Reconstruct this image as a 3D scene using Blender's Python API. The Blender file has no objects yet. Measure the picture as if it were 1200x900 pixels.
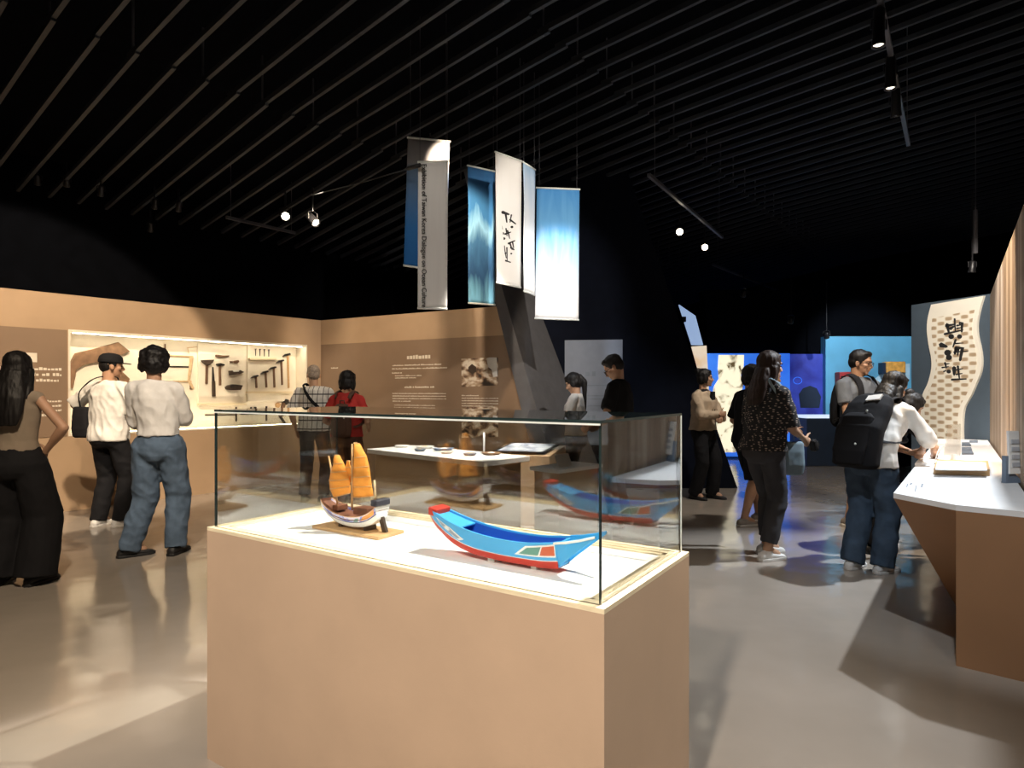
import bpy, bmesh, math, random
from math import sin, cos, pi, radians, sqrt
from mathutils import Vector, Matrix, noise
random.seed(7)
SC = bpy.context.scene
COL = SC.collection

# ------------------------------------------------------------------ camera, world, exposure
F = 740.0            # focal length in pixels of a 1200 px wide frame
CAMZ = 1.35
cam_d = bpy.data.cameras.new('camera'); cam_d.sensor_width = 36.0; cam_d.lens = F / 1200 * 36
cam_d.shift_y = 8 / 1200; cam_d.clip_start = 0.05; cam_d.clip_end = 100
cam = bpy.data.objects.new('camera', cam_d); COL.objects.link(cam)
cam.location = (0, 0, CAMZ); cam.rotation_euler = (pi / 2, 0, 0)
SC.camera = cam
SC.view_settings.view_transform = 'Standard'
SC.view_settings.look = 'None'
SC.view_settings.gamma = 1.0
SC.view_settings.exposure = 0.0
SC.view_settings.use_curve_mapping = False
world = bpy.data.worlds.new('world'); SC.world = world; world.use_nodes = True
world.node_tree.nodes['Background'].inputs[0].default_value = (0.5, 0.55, 0.7, 1)
world.node_tree.nodes['Background'].inputs[1].default_value = 0.006

UU = Vector((-0.8, 0.6, 0)); VV = Vector((0.6, 0.8, 0))      # the building's two axes on plan
def ab(a, b, z=0.0): return UU * a + VV * b + Vector((0, 0, z))

WARM = (1.0, 0.80, 0.58); NEUT = (1.0, 0.90, 0.78); COOL = (0.86, 0.93, 1.0)
def spot(name, loc, aim, power, size, blend=0.35, col=WARM, rad=0.05):
    d = bpy.data.lights.new(name, 'SPOT'); d.energy = power; d.spot_size = radians(size)
    d.spot_blend = blend; d.color = col; d.shadow_soft_size = rad
    o = bpy.data.objects.new(name, d); COL.objects.link(o); o.location = loc
    o.rotation_euler = (Vector(aim) - Vector(loc)).to_track_quat('-Z', 'Y').to_euler()
    return o
# track spots of the hall, with added fill spots last
spot('spot_case', (1.2, 2.45, 4.0), (-0.30, 1.98, 0.85), 1900, 34, 0.25, (1, .94, .85), 0.04)
spot('spot_case_front', (-1.0, -1.2, 3.9), (-0.35, 1.8, 0.5), 1050, 46, 0.6, (1, .89, .77), 0.10)
spot('spot_floor_left', (-1.6, 1.6, 4.0), (-2.9, 4.2, 0), 620, 70, 0.7, WARM, 0.08)
spot('spot_floor_right', (1.5, 0.4, 4.0), (1.7, 2.9, 0), 90, 44, 0.5, (1, .86, .70), 0.05)
spot('spot_wall_left_1', (-2.9, 4.3, 3.9), (-5.35, 6.85, 1.5), 900, 56, 0.15, WARM, 0.06)
spot('spot_wall_left_2', (-1.3, 6.6, 3.8), (-3.5, 9.0, 1.2), 150, 52, 0.5, WARM, 0.06)
spot('spot_wall_end_1', (-2.2, 6.9, 3.6), (-2.0, 9.1, 2.1), 230, 62, 0.5, WARM, 0.06)
spot('spot_wall_end_2', (-0.6, 5.8, 3.8), (-0.6, 8.3, 2.0), 230, 60, 0.5, WARM, 0.06)
spot('spot_counter', (4.05, 5.0, 3.8), (2.85, 4.3, 0.8), 820, 60, 0.4, COOL, 0.05)
spot('spot_counter_far', (3.4, 5.6, 3.8), (4.4, 6.2, 0.8), 560, 55, 0.5, COOL, 0.05)
spot('spot_ribbon', (3.6, 4.9, 3.8), (5.1, 7.4, 1.7), 700, 46, 0.5, NEUT, 0.05)
spot('spot_wall_right', (2.3, 4.8, 3.8), (3.9, 5.2, 1.6), 560, 60, 0.5, WARM, 0.03)
spot('spot_banner_1', (2.2, 3.0, 3.9), (0.55, 6.8, 2.8), 720, 38, 0.5, NEUT, 0.05)
spot('spot_banner_2', (-1.6, 2.2, 4.0), (-0.8, 5.8, 2.6), 160, 34, 0.8, NEUT, 0.05)
spot('spot_aisle_1', (2.0, 4.2, 4.0), (2.0, 5.4, 0), 45, 55, 0.7, WARM, 0.06)
spot('spot_aisle_2', (3.0, 6.2, 3.8), (2.5, 7.8, 0.6), 330, 50, 0.7, NEUT, 0.06)
spot('spot_panel_blue', (6.0, 9.6, 3.6), (7.0, 12.6, 1.7), 520, 50, 0.6, COOL, 0.06)
spot('spot_recess', (0.3, 5.6, 3.7), (0.85, 8.0, 1.5), 190, 44, 0.7, COOL, 0.06)
spot('spot_table', (0.5, 5.4, 3.8), (-0.5, 6.35, 0.75), 1900, 36, 0.5, NEUT, 0.05)

spot('fill_visitors_left', (-1.3, 2.6, 4.0), (-2.85, 5.3, 1.2), 330, 30, 0.7, NEUT, 0.06)  # added fill to brighten the backs of the left visitors
spot('fill_visitors_mid', (-1.0, 5.0, 4.0), (-2.15, 7.5, 1.3), 170, 30, 0.7, NEUT, 0.06)  # added fill to lift the plaid shirt, no lamp of the hall
spot('fill_counter_near', (1.2, 1.6, 4.0), (2.75, 3.5, 0.8), 260, 36, 0.5, COOL, 0.05)  # added fill from the front for the near counter and its card

# ------------------------------------------------------------------ materials
MATS = {}
def nodes_of(m):
    m.use_nodes = True
    return m.node_tree.nodes, m.node_tree.links, m.node_tree.nodes['Principled BSDF']
def mat(name, col, rough=0.6, metal=0.0, var=0.12, scale=8.0, bump=0.0, bscale=60.0, spec=0.5, emit=None, estr=0.0, stretch=None, coat=0.0, col2=None):
    m = bpy.data.materials.new(name); N, L, B = nodes_of(m)
    B.inputs['Roughness'].default_value = rough; B.inputs['Metallic'].default_value = metal
    B.inputs['Specular IOR Level'].default_value = spec; B.inputs['Coat Weight'].default_value = coat
    tc = N.new('ShaderNodeTexCoord'); mp = N.new('ShaderNodeMapping')
    L.new(tc.outputs['Object'], mp.inputs['Vector'])
    if stretch: mp.inputs['Scale'].default_value = stretch
    nz = N.new('ShaderNodeTexNoise'); nz.inputs['Scale'].default_value = scale; nz.inputs['Detail'].default_value = 4
    L.new(mp.outputs['Vector'], nz.inputs['Vector'])
    rp = N.new('ShaderNodeValToRGB')
    c2 = col2 or tuple(c * (1 - var) for c in col)
    c1 = tuple(min(1, c * (1 + var)) for c in col) if not col2 else col
    rp.color_ramp.elements[0].position = 0.3; rp.color_ramp.elements[1].position = 0.7
    rp.color_ramp.elements[0].color = (*c2, 1); rp.color_ramp.elements[1].color = (*c1, 1)
    L.new(nz.outputs['Fac'], rp.inputs['Fac']); L.new(rp.outputs['Color'], B.inputs['Base Color'])
    if bump:
        n2 = N.new('ShaderNodeTexNoise'); n2.inputs['Scale'].default_value = bscale; n2.inputs['Detail'].default_value = 3
        L.new(mp.outputs['Vector'], n2.inputs['Vector'])
        bp = N.new('ShaderNodeBump'); bp.inputs['Strength'].default_value = bump; bp.inputs['Distance'].default_value = 0.01
        L.new(n2.outputs['Fac'], bp.inputs['Height']); L.new(bp.outputs['Normal'], B.inputs['Normal'])
    if emit:
        B.inputs['Emission Color'].default_value = (*emit, 1); B.inputs['Emission Strength'].default_value = estr
    MATS[name] = m
    return m
def ramp(N, stops, interp='LINEAR'):
    r = N.new('ShaderNodeValToRGB'); e = r.color_ramp.elements; r.color_ramp.interpolation = interp
    while len(e) < len(stops): e.new(0.5)
    for i, (p, c) in enumerate(stops): e[i].position = p; e[i].color = (*c, 1)
    return r

M_black = mat('black_paint', (.0022, .0026, .004), 1.0, var=.2, spec=.05)
M_navywall = mat('navy_black_paint', (.0035, .005, .011), .9, var=.2, spec=.1)
M_slat = mat('slat_metal', (.026, .030, .038), .6, var=.2, scale=3)
M_track = mat('track_metal', (.09, .09, .10), .4, .3)
M_tan = mat('tan_wall', (.46, .315, .195), .75, var=.05, scale=3, bump=.03, bscale=200)
M_tanpanel = mat('tan_panel', (.25, .165, .105), .7, var=.05, scale=3)
M_plinth = mat('plinth_board', (.52, .365, .25), .7, var=.04, scale=4, bump=.03, bscale=240)
M_cream = mat('cream_board', (.86, .79, .65), .75, var=.03)
M_creamwood = mat('cream_wood', (.80, .68, .46), .6, var=.08, scale=20, stretch=(1, 1, 6))
M_white = mat('white_paint', (.86, .86, .86), .6, var=.02)
M_deck = mat('case_deck', (.93, .93, .92), .6, var=.01)
M_ink = mat('black_ink', (.012, .012, .014), .7)
M_letter = mat('white_lettering', (.78, .70, .58), .7, var=.03)
M_greyfin = mat('grey_fin', (.10, .10, .11), .7, var=.1)
M_blackmetal = mat('black_metal', (.012, .012, .014), .4, .2)
M_lens = mat('lamp_lens', (1, .95, .8), .4, emit=(1, .88, .66), estr=14)
M_lensdim = mat('lamp_lens_low', (1, .95, .8), .4, emit=(1, .92, .8), estr=2.2)
M_strip = mat('light_strip', (1, .95, .85), .5, emit=(1, .88, .68), estr=23)
M_edge = mat('glass_edge', (.02, .035, .035), .25)
M_edgelight = mat('pale_trim_highlight', (.75, .78, .74), .3)  # pale trim tone, also the painted highlight on the showcase edges
M_wood = mat('tool_wood', (.16, .085, .045), .6, var=.3, scale=20, stretch=(1, 1, .2))
M_wooddark = mat('tool_dark_wood', (.045, .028, .018), .6, var=.3, scale=20)
M_woodmid = mat('timber_brown', (.23, .13, .07), .6, var=.25, scale=14)
M_woodpale = mat('pale_wood', (.62, .45, .26), .6, var=.2, scale=16)
M_iron = mat('tool_iron', (.035, .03, .028), .5, .5, var=.3)
M_tanwood = mat('tan_wood_block', (.55, .34, .16), .55, var=.15, scale=12, stretch=(1, 4, 8))
M_skin = mat('skin', (.52, .31, .20), .55, var=.06)
M_skin2 = mat('skin_tan', (.42, .24, .15), .55, var=.06)
M_hair = mat('black_hair', (.006, .005, .005), .55, spec=.3, var=.4, scale=70, stretch=(1, 1, .12), bump=.2, bscale=120)
M_hairbrown = mat('brown_hair', (.022, .011, .008), .55, spec=.3, var=.4, scale=70, stretch=(1, 1, .12), bump=.2, bscale=120)
M_hairgrey = mat('grey_hair', (.30, .24, .19), .6, var=.35, scale=60, bump=.4, bscale=120)
M_eye = mat('eye_dark', (.01, .008, .008), .2)
def cloth(name, col, bump=.25, **k): return mat(name, col, .85, bump=bump, bscale=14, spec=.2, **k)
M_cwhite = cloth('white_cotton', (.68, .66, .62), .4)
M_coff = cloth('offwhite_cotton', (.72, .70, .67), .4)
M_ckhaki = cloth('khaki_knit', (.25, .20, .15), .3)
M_cblack = cloth('black_cloth', (.010, .010, .012))
M_cnavy = cloth('navy_black_cloth', (.016, .018, .024))
M_cgrey = cloth('grey_shirt', (.12, .13, .145), .3)
M_cgreypants = cloth('grey_trousers', (.055, .055, .062))
M_cred = cloth('red_cloth', (.42, .035, .03))
M_cbeige = cloth('beige_jacket', (.46, .36, .26), .4)
M_ccyan = cloth('cyan_shirt', (.05, .60, .85))
M_cbrown = cloth('brown_cloth', (.10, .055, .04))
M_denim = mat('blue_denim', (.10, .145, .21), .85, var=.25, scale=9, bump=.35, bscale=14, spec=.2)
M_denimdark = mat('dark_denim', (.055, .085, .13), .85, var=.25, scale=9, bump=.35, bscale=14, spec=.2)
M_tote = cloth('pale_blue_tote', (.22, .30, .36))
M_shoewhite = mat('white_shoe', (.72, .71, .69), .6, var=.05)
M_shoeblack = mat('black_shoe', (.012, .012, .013), .6)
M_shoegrey = mat('grey_shoe', (.30, .27, .24), .6)
M_sole = mat('shoe_sole', (.65, .63, .6), .6)
M_paper = mat('paper', (.80, .78, .74), .7, var=.03)
M_blueedge = mat('blue_grey_board', (.16, .20, .26), .6)
M_screen = mat('tablet_screen', (.5, .55, .6), .2, emit=(.5, .6, .8), estr=.4)
M_navyboard = mat('navy_blue_board', (.060, .085, .115), .65, var=.05)
M_navybox = mat('navy_counter', (.008, .02, .045), .55)

def plaid():
    m = mat('plaid_cotton', (.6, .6, .58), .85, bump=.3, bscale=14); N, L, B = m.node_tree.nodes, m.node_tree.links, m.node_tree.nodes['Principled BSDF']
    tc = N.new('ShaderNodeTexCoord')
    outs = []
    for ax, sc, th in ((0, 5.5, .972), (2, 3.0, .965), (0, 14, .99)):
        w = N.new('ShaderNodeTexWave'); w.bands_direction = 'XYZ'[ax]; w.inputs['Scale'].default_value = sc
        L.new(tc.outputs['Object'], w.inputs['Vector'])
        r = ramp(N, [(th - .02, (0, 0, 0)), (th, (1, 1, 1))]); L.new(w.outputs['Fac'], r.inputs['Fac']); outs.append(r)
    mx = N.new('ShaderNodeMath'); mx.operation = 'MAXIMUM'
    L.new(outs[0].outputs['Color'], mx.inputs[0]); L.new(outs[1].outputs['Color'], mx.inputs[1])
    mc = N.new('ShaderNodeMix'); mc.data_type = 'RGBA'
    mc.inputs[6].default_value = (.62, .61, .58, 1); mc.inputs[7].default_value = (.03, .03, .035, 1)
    L.new(mx.outputs[0], mc.inputs[0]); L.new(mc.outputs[2], B.inputs['Base Color'])
    return m
M_plaid = plaid()
def dashes():
    m = mat('dash_print', (.01, .01, .012), .85); N, L, B = m.node_tree.nodes, m.node_tree.links, m.node_tree.nodes['Principled BSDF']
    tc = N.new('ShaderNodeTexCoord'); mp = N.new('ShaderNodeMapping'); mp.inputs['Scale'].default_value = (30, 30, 62)
    mp.inputs['Rotation'].default_value = (.2, .25, .3)
    L.new(tc.outputs['Object'], mp.inputs['Vector'])
    v = N.new('ShaderNodeTexVoronoi'); v.inputs['Randomness'].default_value = .45; v.inputs['Scale'].default_value = 1
    L.new(mp.outputs['Vector'], v.inputs['Vector'])
    r = ramp(N, [(.26, (.34, .28, .24)), (.34, (.010, .010, .012))]); L.new(v.outputs['Distance'], r.inputs['Fac']); L.new(r.outputs['Color'], B.inputs['Base Color'])
    return m
M_dash = dashes()

def floor_mat():
    m = bpy.data.materials.new('glossy_floor'); N, L, B = nodes_of(m)
    tc = N.new('ShaderNodeTexCoord')
    n1 = N.new('ShaderNodeTexNoise'); n1.inputs['Scale'].default_value = 1.1; n1.inputs['Detail'].default_value = 6
    L.new(tc.outputs['Object'], n1.inputs['Vector'])
    r = ramp(N, [(.3, (.30, .262, .22)), (.7, (.375, .33, .285))]); L.new(n1.outputs['Fac'], r.inputs['Fac']); L.new(r.outputs['Color'], B.inputs['Base Color'])
    n3 = N.new('ShaderNodeTexNoise'); n3.inputs['Scale'].default_value = 5; n3.inputs['Detail'].default_value = 4
    L.new(tc.outputs['Object'], n3.inputs['Vector'])
    rr = N.new('ShaderNodeMapRange'); rr.inputs[3].default_value = .07; rr.inputs[4].default_value = .19
    L.new(n3.outputs['Fac'], rr.inputs[0]); L.new(rr.outputs[0], B.inputs['Roughness'])
    n2 = N.new('ShaderNodeTexNoise'); n2.inputs['Scale'].default_value = 2.6; n2.inputs['Detail'].default_value = 2
    L.new(tc.outputs['Object'], n2.inputs['Vector'])
    bp = N.new('ShaderNodeBump'); bp.inputs['Strength'].default_value = .22; bp.inputs['Distance'].default_value = .03
    L.new(n2.outputs['Fac'], bp.inputs['Height']); L.new(bp.outputs['Normal'], B.inputs['Normal'])
    B.inputs['Specular IOR Level'].default_value = .75
    return m
M_floor = floor_mat()

def glass_mat():
    m = bpy.data.materials.new('clear_glass'); N, L, B = nodes_of(m)
    out = N['Material Output']; N.remove(B)
    tr = N.new('ShaderNodeBsdfTransparent'); tr.inputs[0].default_value = (.955, .965, .955, 1)
    gl = N.new('ShaderNodeBsdfGlossy'); gl.inputs['Roughness'].default_value = 0.0; gl.inputs[0].default_value = (1, 1, 1, 1)
    lw = N.new('ShaderNodeLayerWeight'); lw.inputs['Blend'].default_value = .5
    pw = N.new('ShaderNodeMath'); pw.operation = 'POWER'; pw.inputs[1].default_value = 5
    L.new(lw.outputs['Facing'], pw.inputs[0])
    ma = N.new('ShaderNodeMath'); ma.operation = 'MULTIPLY_ADD'; ma.inputs[1].default_value = .90; ma.inputs[2].default_value = .13
    L.new(pw.outputs[0], ma.inputs[0])
    mx = N.new('ShaderNodeMixShader'); L.new(ma.outputs[0], mx.inputs[0]); L.new(tr.outputs[0], mx.inputs[1]); L.new(gl.outputs[0], mx.inputs[2])
    L.new(mx.outputs[0], out.inputs['Surface'])
    return m
M_glass = glass_mat()

# ------------------------------------------------------------------ helpers
def tag(o, label, cat, group=None):
    o['label'] = label; o['category'] = cat
    if group: o['group'] = group
    return o
def struct(o): o['kind'] = 'structure'; return o
def thing(name, label, cat, loc=(0, 0, 0), rotz=0.0, group=None):
    o = bpy.data.objects.new(name, None); COL.objects.link(o); o.location = loc; o.rotation_euler = (0, 0, rotz)
    o.empty_display_size = .1
    return tag(o, label, cat, group)
def link(name, bm, m, parent=None, smooth=False, ms=None):
    bmesh.ops.recalc_face_normals(bm, faces=bm.faces)
    me = bpy.data.meshes.new(name); bm.to_mesh(me); bm.free()
    for x in (ms or [m]): me.materials.append(x)
    if smooth:
        for p in me.polygons: p.use_smooth = True
    o = bpy.data.objects.new(name, me); COL.objects.link(o)
    if parent: o.parent = parent
    return o
def NB(): return bmesh.new()
def box(bm, c, d, M=None, mi=0):
    """axis box: centre c, full size d, optional matrix applied"""
    vs = []
    for sx in (-1, 1):
        for sy in (-1, 1):
            for sz in (-1, 1):
                p = Vector((c[0] + sx * d[0] / 2, c[1] + sy * d[1] / 2, c[2] + sz * d[2] / 2))
                vs.append(bm.verts.new(M @ p if M else p))
    for f in ((0, 1, 3, 2), (4, 6, 7, 5), (0, 4, 5, 1), (2, 3, 7, 6), (0, 2, 6, 4), (1, 5, 7, 3)):
        fc = bm.faces.new([vs[i] for i in f]); fc.material_index = mi
def bevel(bm, w, seg=2):
    bmesh.ops.recalc_face_normals(bm, faces=bm.faces)
    bmesh.ops.bevel(bm, geom=list(bm.edges), offset=w, segments=seg, affect='EDGES', profile=.5)
def prism(bm, base, off, mi=0):
    """closed prism: polygon of 3-D points and the same polygon moved by off"""
    a = [bm.verts.new(Vector(p)) for p in base]; b = [bm.verts.new(Vector(p) + Vector(off)) for p in base]
    n = len(a)
    f = bm.faces.new(a[::-1]); f.material_index = mi
    f = bm.faces.new(b); f.material_index = mi
    for i in range(n):
        f = bm.faces.new((a[i], a[(i + 1) % n], b[(i + 1) % n], b[i])); f.material_index = mi
def loft(bm, rings, n=20, cap=True, e=1.0):
    R = []
    for c, a, b in rings:
        c = Vector(c); a = Vector(a); b = Vector(b); r = []
        for i in range(n):
            t = 2 * pi * i / n
            ct, st = cos(t), sin(t)
            if e != 1.0:
                ct = math.copysign(abs(ct) ** e, ct); st = math.copysign(abs(st) ** e, st)
            r.append(bm.verts.new(c + a * ct + b * st))
        R.append(r)
    for k in range(len(R) - 1):
        for i in range(n):
            bm.faces.new((R[k][i], R[k][(i + 1) % n], R[k + 1][(i + 1) % n], R[k + 1][i]))
    if cap: bm.faces.new(R[0][::-1]); bm.faces.new(R[-1])
def perp(d, hint=Vector((0, 1, 0))):
    d = d.normalized(); a = hint - d * hint.dot(d)
    if a.length < 1e-3: a = Vector((1, 0, 0)) - d * d.x
    a.normalize(); return a, d.cross(a)
def tube(bm, pts, r, n=8, flat=1.0, hint=Vector((0, 1, 0)), cap=True):
    """swept tube; r number or list; flat squeezes along the hint axis"""
    pts = [Vector(p) for p in pts]; rings = []
    for i, p in enumerate(pts):
        t = (pts[min(i + 1, len(pts) - 1)] - pts[max(i - 1, 0)])
        a, b = perp(t, hint); rr = r[i] if isinstance(r, (list, tuple)) else r
        rings.append((p, a * rr * flat, b * rr))
    loft(bm, rings, n, cap)
def ell(bm, c, r, R=None, sub=3):
    M = Matrix.Translation(Vector(c)) @ ((R.to_4x4() if R else Matrix.Identity(4))) @ Matrix.Diagonal((r[0], r[1], r[2], 1))
    bmesh.ops.create_icosphere(bm, subdivisions=sub, radius=1, matrix=M)
def cyl(bm, p0, p1, r0, r1=None, n=20):
    p0 = Vector(p0); p1 = Vector(p1); a, b = perp(p1 - p0); r1 = r0 if r1 is None else r1
    loft(bm, [(p0, a * r0, b * r0), (p1, a * r1, b * r1)], n)
def limb(bm, p0, p1, r0, r1, ends=True, k=5, bulge=0.0):
    p0 = Vector(p0); p1 = Vector(p1); a, b = perp(p1 - p0)
    rg = []
    for i in range(k + 1):
        t = i / k; r = r0 + (r1 - r0) * t + bulge * sin(pi * min(1, t * 1.5)) * (1 - t * .4); rg.append((p0.lerp(p1, t), a * r, b * r))
    loft(bm, rg, 16)
    if ends: ell(bm, p0, (r0,) * 3, sub=2); ell(bm, p1, (r1,) * 3, sub=2)
def organic(name, bm, m, parent, voxel=.008, smooth=3, disp=0.0, dsc=(8, 8, 8), seed=0, scale=1.0, crease=False):
    """overlapping closed shapes -> one continuous smooth surface"""
    bmesh.ops.recalc_face_normals(bm, faces=bm.faces)
    me = bpy.data.meshes.new(name); bm.to_mesh(me); bm.free()
    o = bpy.data.objects.new(name, me); COL.objects.link(o)
    r = o.modifiers.new('r', 'REMESH'); r.mode = 'VOXEL'; r.voxel_size = voxel
    if smooth:
        s = o.modifiers.new('s', 'SMOOTH'); s.factor = .5; s.iterations = smooth
    dg = bpy.context.evaluated_depsgraph_get()
    m2 = bpy.data.meshes.new_from_object(o.evaluated_get(dg)); o.modifiers.clear(); o.data = m2; m2.name = name
    bpy.data.meshes.remove(me)
    if disp:
        ns = [v.normal.copy() for v in m2.vertices]
        sd = Vector((seed * 3.1, seed * 1.7, 0)); S = Vector(dsc)
        for v, nn in zip(m2.vertices, ns):
            q = Vector((v.co.x * S.x, v.co.y * S.y, v.co.z * S.z)) + sd
            v.co += nn * (disp * (noise.noise(q) + .5 * noise.noise(q * 2.1) + (.9 * (.35 - abs(noise.noise(Vector((q.x * 1.3 + q.z * .5, q.y * 1.3, q.z * 1.2)))) * 2) if crease else 0)))
    if scale != 1.0: m2.transform(Matrix.Scale(scale, 4))
    m2.materials.clear(); m2.materials.append(m)
    for p in m2.polygons: p.use_smooth = True
    if parent: o.parent = parent
    return o
def ray(px, py): return Vector(((px - 600) / F, 1.0, (458 - py) / F))
def onplane(px, py, P, n):
    d = ray(px, py); O = Vector((0, 0, CAMZ)); t = (Vector(P) - O).dot(n) / d.dot(n); return O + d * t
def at(px, py, Y): d = ray(px, py); return Vector((d.x * Y, Y, CAMZ + d.z * Y))
def onz(px, py, z): Y = (z - CAMZ) / ((458 - py) / F); return at(px, py, Y)
class Frame:
    """a wall's own axes: s along it, d out of it into the room, z up"""
    def __init__(s, P, d, n): s.P = Vector((P[0], P[1], 0)); s.d = Vector((d[0], d[1], 0)).normalized(); s.n = Vector((n[0], n[1], 0)).normalized()
    def __call__(s, a, d, z): return s.P + s.d * a + s.n * d + Vector((0, 0, z))
    def px(s, x, y, d=0.0):
        p = onplane(x, y, s.P + s.n * d, s.n); q = p - s.P; return q.dot(s.d), p.z
    def M(s): return Matrix(((s.d.x, s.n.x, 0, s.P.x), (s.d.y, s.n.y, 0, s.P.y), (0, 0, 1, 0), (0, 0, 0, 1)))
    def box(s, bm, a0, a1, d0, d1, z0, z1, mi=0):
        box(bm, ((a0 + a1) / 2, (d0 + d1) / 2, (z0 + z1) / 2), (a1 - a0, d1 - d0, z1 - z0), s.M(), mi)
    def poly(s, bm, pts, d0, d1, mi=0):
        prism(bm, [s(a, d0, z) for a, z in pts], s.n * (d1 - d0), mi)
    def pxpoly(s, bm, pts, d0, d1, mi=0): s.poly(bm, [s.px(x, y, d1) for x, y in pts], d0, d1, mi)
def strokes(bm, fr, items, d0, d1, w2p, fat=1.0):
    """brush strokes in photo pixels laid on the frame fr: (points, width px) ; tapered, rounded ends"""
    for pts, w in items:
        w *= fat
        P = [Vector((p[0], p[1])) for p in pts]
        if len(P) == 1:
            c = P[0]; poly = [(c.x + cos(2 * pi * i / 10) * w / 2, c.y + sin(2 * pi * i / 10) * w / 2 * .9) for i in range(10)]
        else:
            L1, L2 = [], []
            for i, p in enumerate(P):
                t = (P[min(i + 1, len(P) - 1)] - P[max(0, i - 1)]).normalized(); nn = Vector((-t.y, t.x))
                k = w / 2 * (1.0 if i == 0 else (.55 if i == len(P) - 1 else .85))
                L1.append(p + nn * k); L2.append(p - nn * k)
            t0 = (P[0] - P[1]).normalized() * w * .35; t1 = (P[-1] - P[-2]).normalized() * w * .3
            poly = [tuple(v) for v in L1] + [tuple(P[-1] + t1)] + [tuple(v) for v in L2[::-1]] + [tuple(P[0] + t0)]
        fr.pxpoly(bm, [w2p(p) for p in poly], d0, d1)
def lines_of_text(bm, fr, a0, a1, z0, h, rows, gap, d, seed=0, last=.5):
    """rows of small printed characters, too small to read"""
    rnd = random.Random(seed)
    for k in range(rows):
        z = z0 - k * gap; a = a0; end = a1 if k < rows - 1 else a0 + (a1 - a0) * last
        while a < end:
            w = h * rnd.uniform(.6, 1.0)
            hh = h * rnd.uniform(.55, 1.0)
            fr.box(bm, a, min(a + w, end), d, d + .0015, z, z + hh)
            a += w + h * (.22 if rnd.random() < .93 else .9)
# ================================================================== SETTING
FA = Frame((-5.09, 6.94), (.618, .786), (.786, -.618))        # left wall with the tool niche
FB = Frame((-2.93, 9.685), (.862, -.507), (-.507, -.862))     # end wall with the printed text
FR = Frame((2.98, 3.68), (.574, .819), (-.819, .574))         # right wall
NS0, NS1, NZ0, NZ1, ND = .182, 3.25, .84, 2.04, -.26

bm = NB(); box(bm, (0, 0, -.05), (44, 44, .1)); struct(link('floor', bm, M_floor))
# left wall, built around the niche
bm = NB()
FA.box(bm, -3.4, NS0, -.5, 0, 0, 2.43); FA.box(bm, NS1, 3.8, -.5, 0, 0, 2.43)
FA.box(bm, NS0, NS1, -.5, 0, 0, NZ0); FA.box(bm, NS0, NS1, -.5, 0, NZ1, 2.43); FA.box(bm, NS0, NS1, -.5, ND - .03, NZ0, NZ1)
struct(link('wall_left', bm, M_tan))
def slant(z): return 3.185 + (2.43 - z) * .28
bm = NB(); FB.poly(bm, [(-.2, 0), (slant(0), 0), (slant(2.43), 2.43), (-.2, 2.43)], -.3, 0); struct(link('wall_end', bm, M_tan))
bm = NB(); FB.poly(bm, [(slant(0), 0), (slant(0) + .27, 0), (slant(4.3) + .07, 4.3), (slant(4.3), 4.3)], -1.4, .03); struct(link('trim_1', bm, M_greyfin))
# black leaning wall of the recess
bm = NB(); prism(bm, [(.1, 8.75, 0), (3.125, 8.75, 0), (1.53, 8.75, 4.6), (.1, 8.75, 4.6)], (0, .5, 0)); struct(link('wall_recess', bm, M_navywall))
# right wall with a curtain-like printed surface
def curtain():
    m = mat('curtain_print', (.45, .33, .23), .8); N, L, B = m.node_tree.nodes, m.node_tree.links, m.node_tree.nodes['Principled BSDF']
    tc = N.new('ShaderNodeTexCoord'); mp = N.new('ShaderNodeMapping'); mp.inputs['Scale'].default_value = (5.5, 1, .10)
    L.new(tc.outputs['Object'], mp.inputs['Vector'])
    n = N.new('ShaderNodeTexNoise'); n.inputs['Scale'].default_value = 1.6; n.inputs['Detail'].default_value = 3; L.new(mp.outputs['Vector'], n.inputs['Vector'])
    r = ramp(N, [(.32, (.20, .135, .09)), (.5, (.40, .29, .20)), (.68, (.60, .48, .36))]); L.new(n.outputs['Fac'], r.inputs['Fac']); L.new(r.outputs['Color'], B.inputs['Base Color'])
    return m
M_curtain = curtain()
def inframe(o, fr):
    M = fr.M(); o.data.transform(M.inverted()); o.matrix_world = M; return o
bm = NB(); FR.box(bm, -1.15, 4.75, -.3, 0, 0, 2.43); struct(inframe(link('wall_right', bm, M_curtain), FR))
# black shell of the hall
for nm, a0, a1, b0, b1, z0, z1 in (('wall_west', 8.75, 8.95, -4, 19, 0, 5), ('wall_east', -3.2, -3.0, -4, 19, 0, 5.4), ('wall_north', -3, 8.8, 18.4, 18.6, 0, 5.4), ('wall_south', -3, 8.8, -4.2, -4, 0, 5.4)):
    bm = NB(); prism(bm, [ab(a0, b0, z0), ab(a1, b0, z0), ab(a1, b1, z0), ab(a0, b1, z0)], (0, 0, z1 - z0)); struct(link(nm, bm, M_black))
# bulkhead over the far exhibits
def ceil_z(a):
    if a <= 3.11: return 4.5 - .10 * (a - 3.11)
    if a <= 5.62: return 4.5 - .1435 * (a - 3.11)
    return 4.5 - .1435 * 2.51 - .19 * (a - 5.62)
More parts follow.
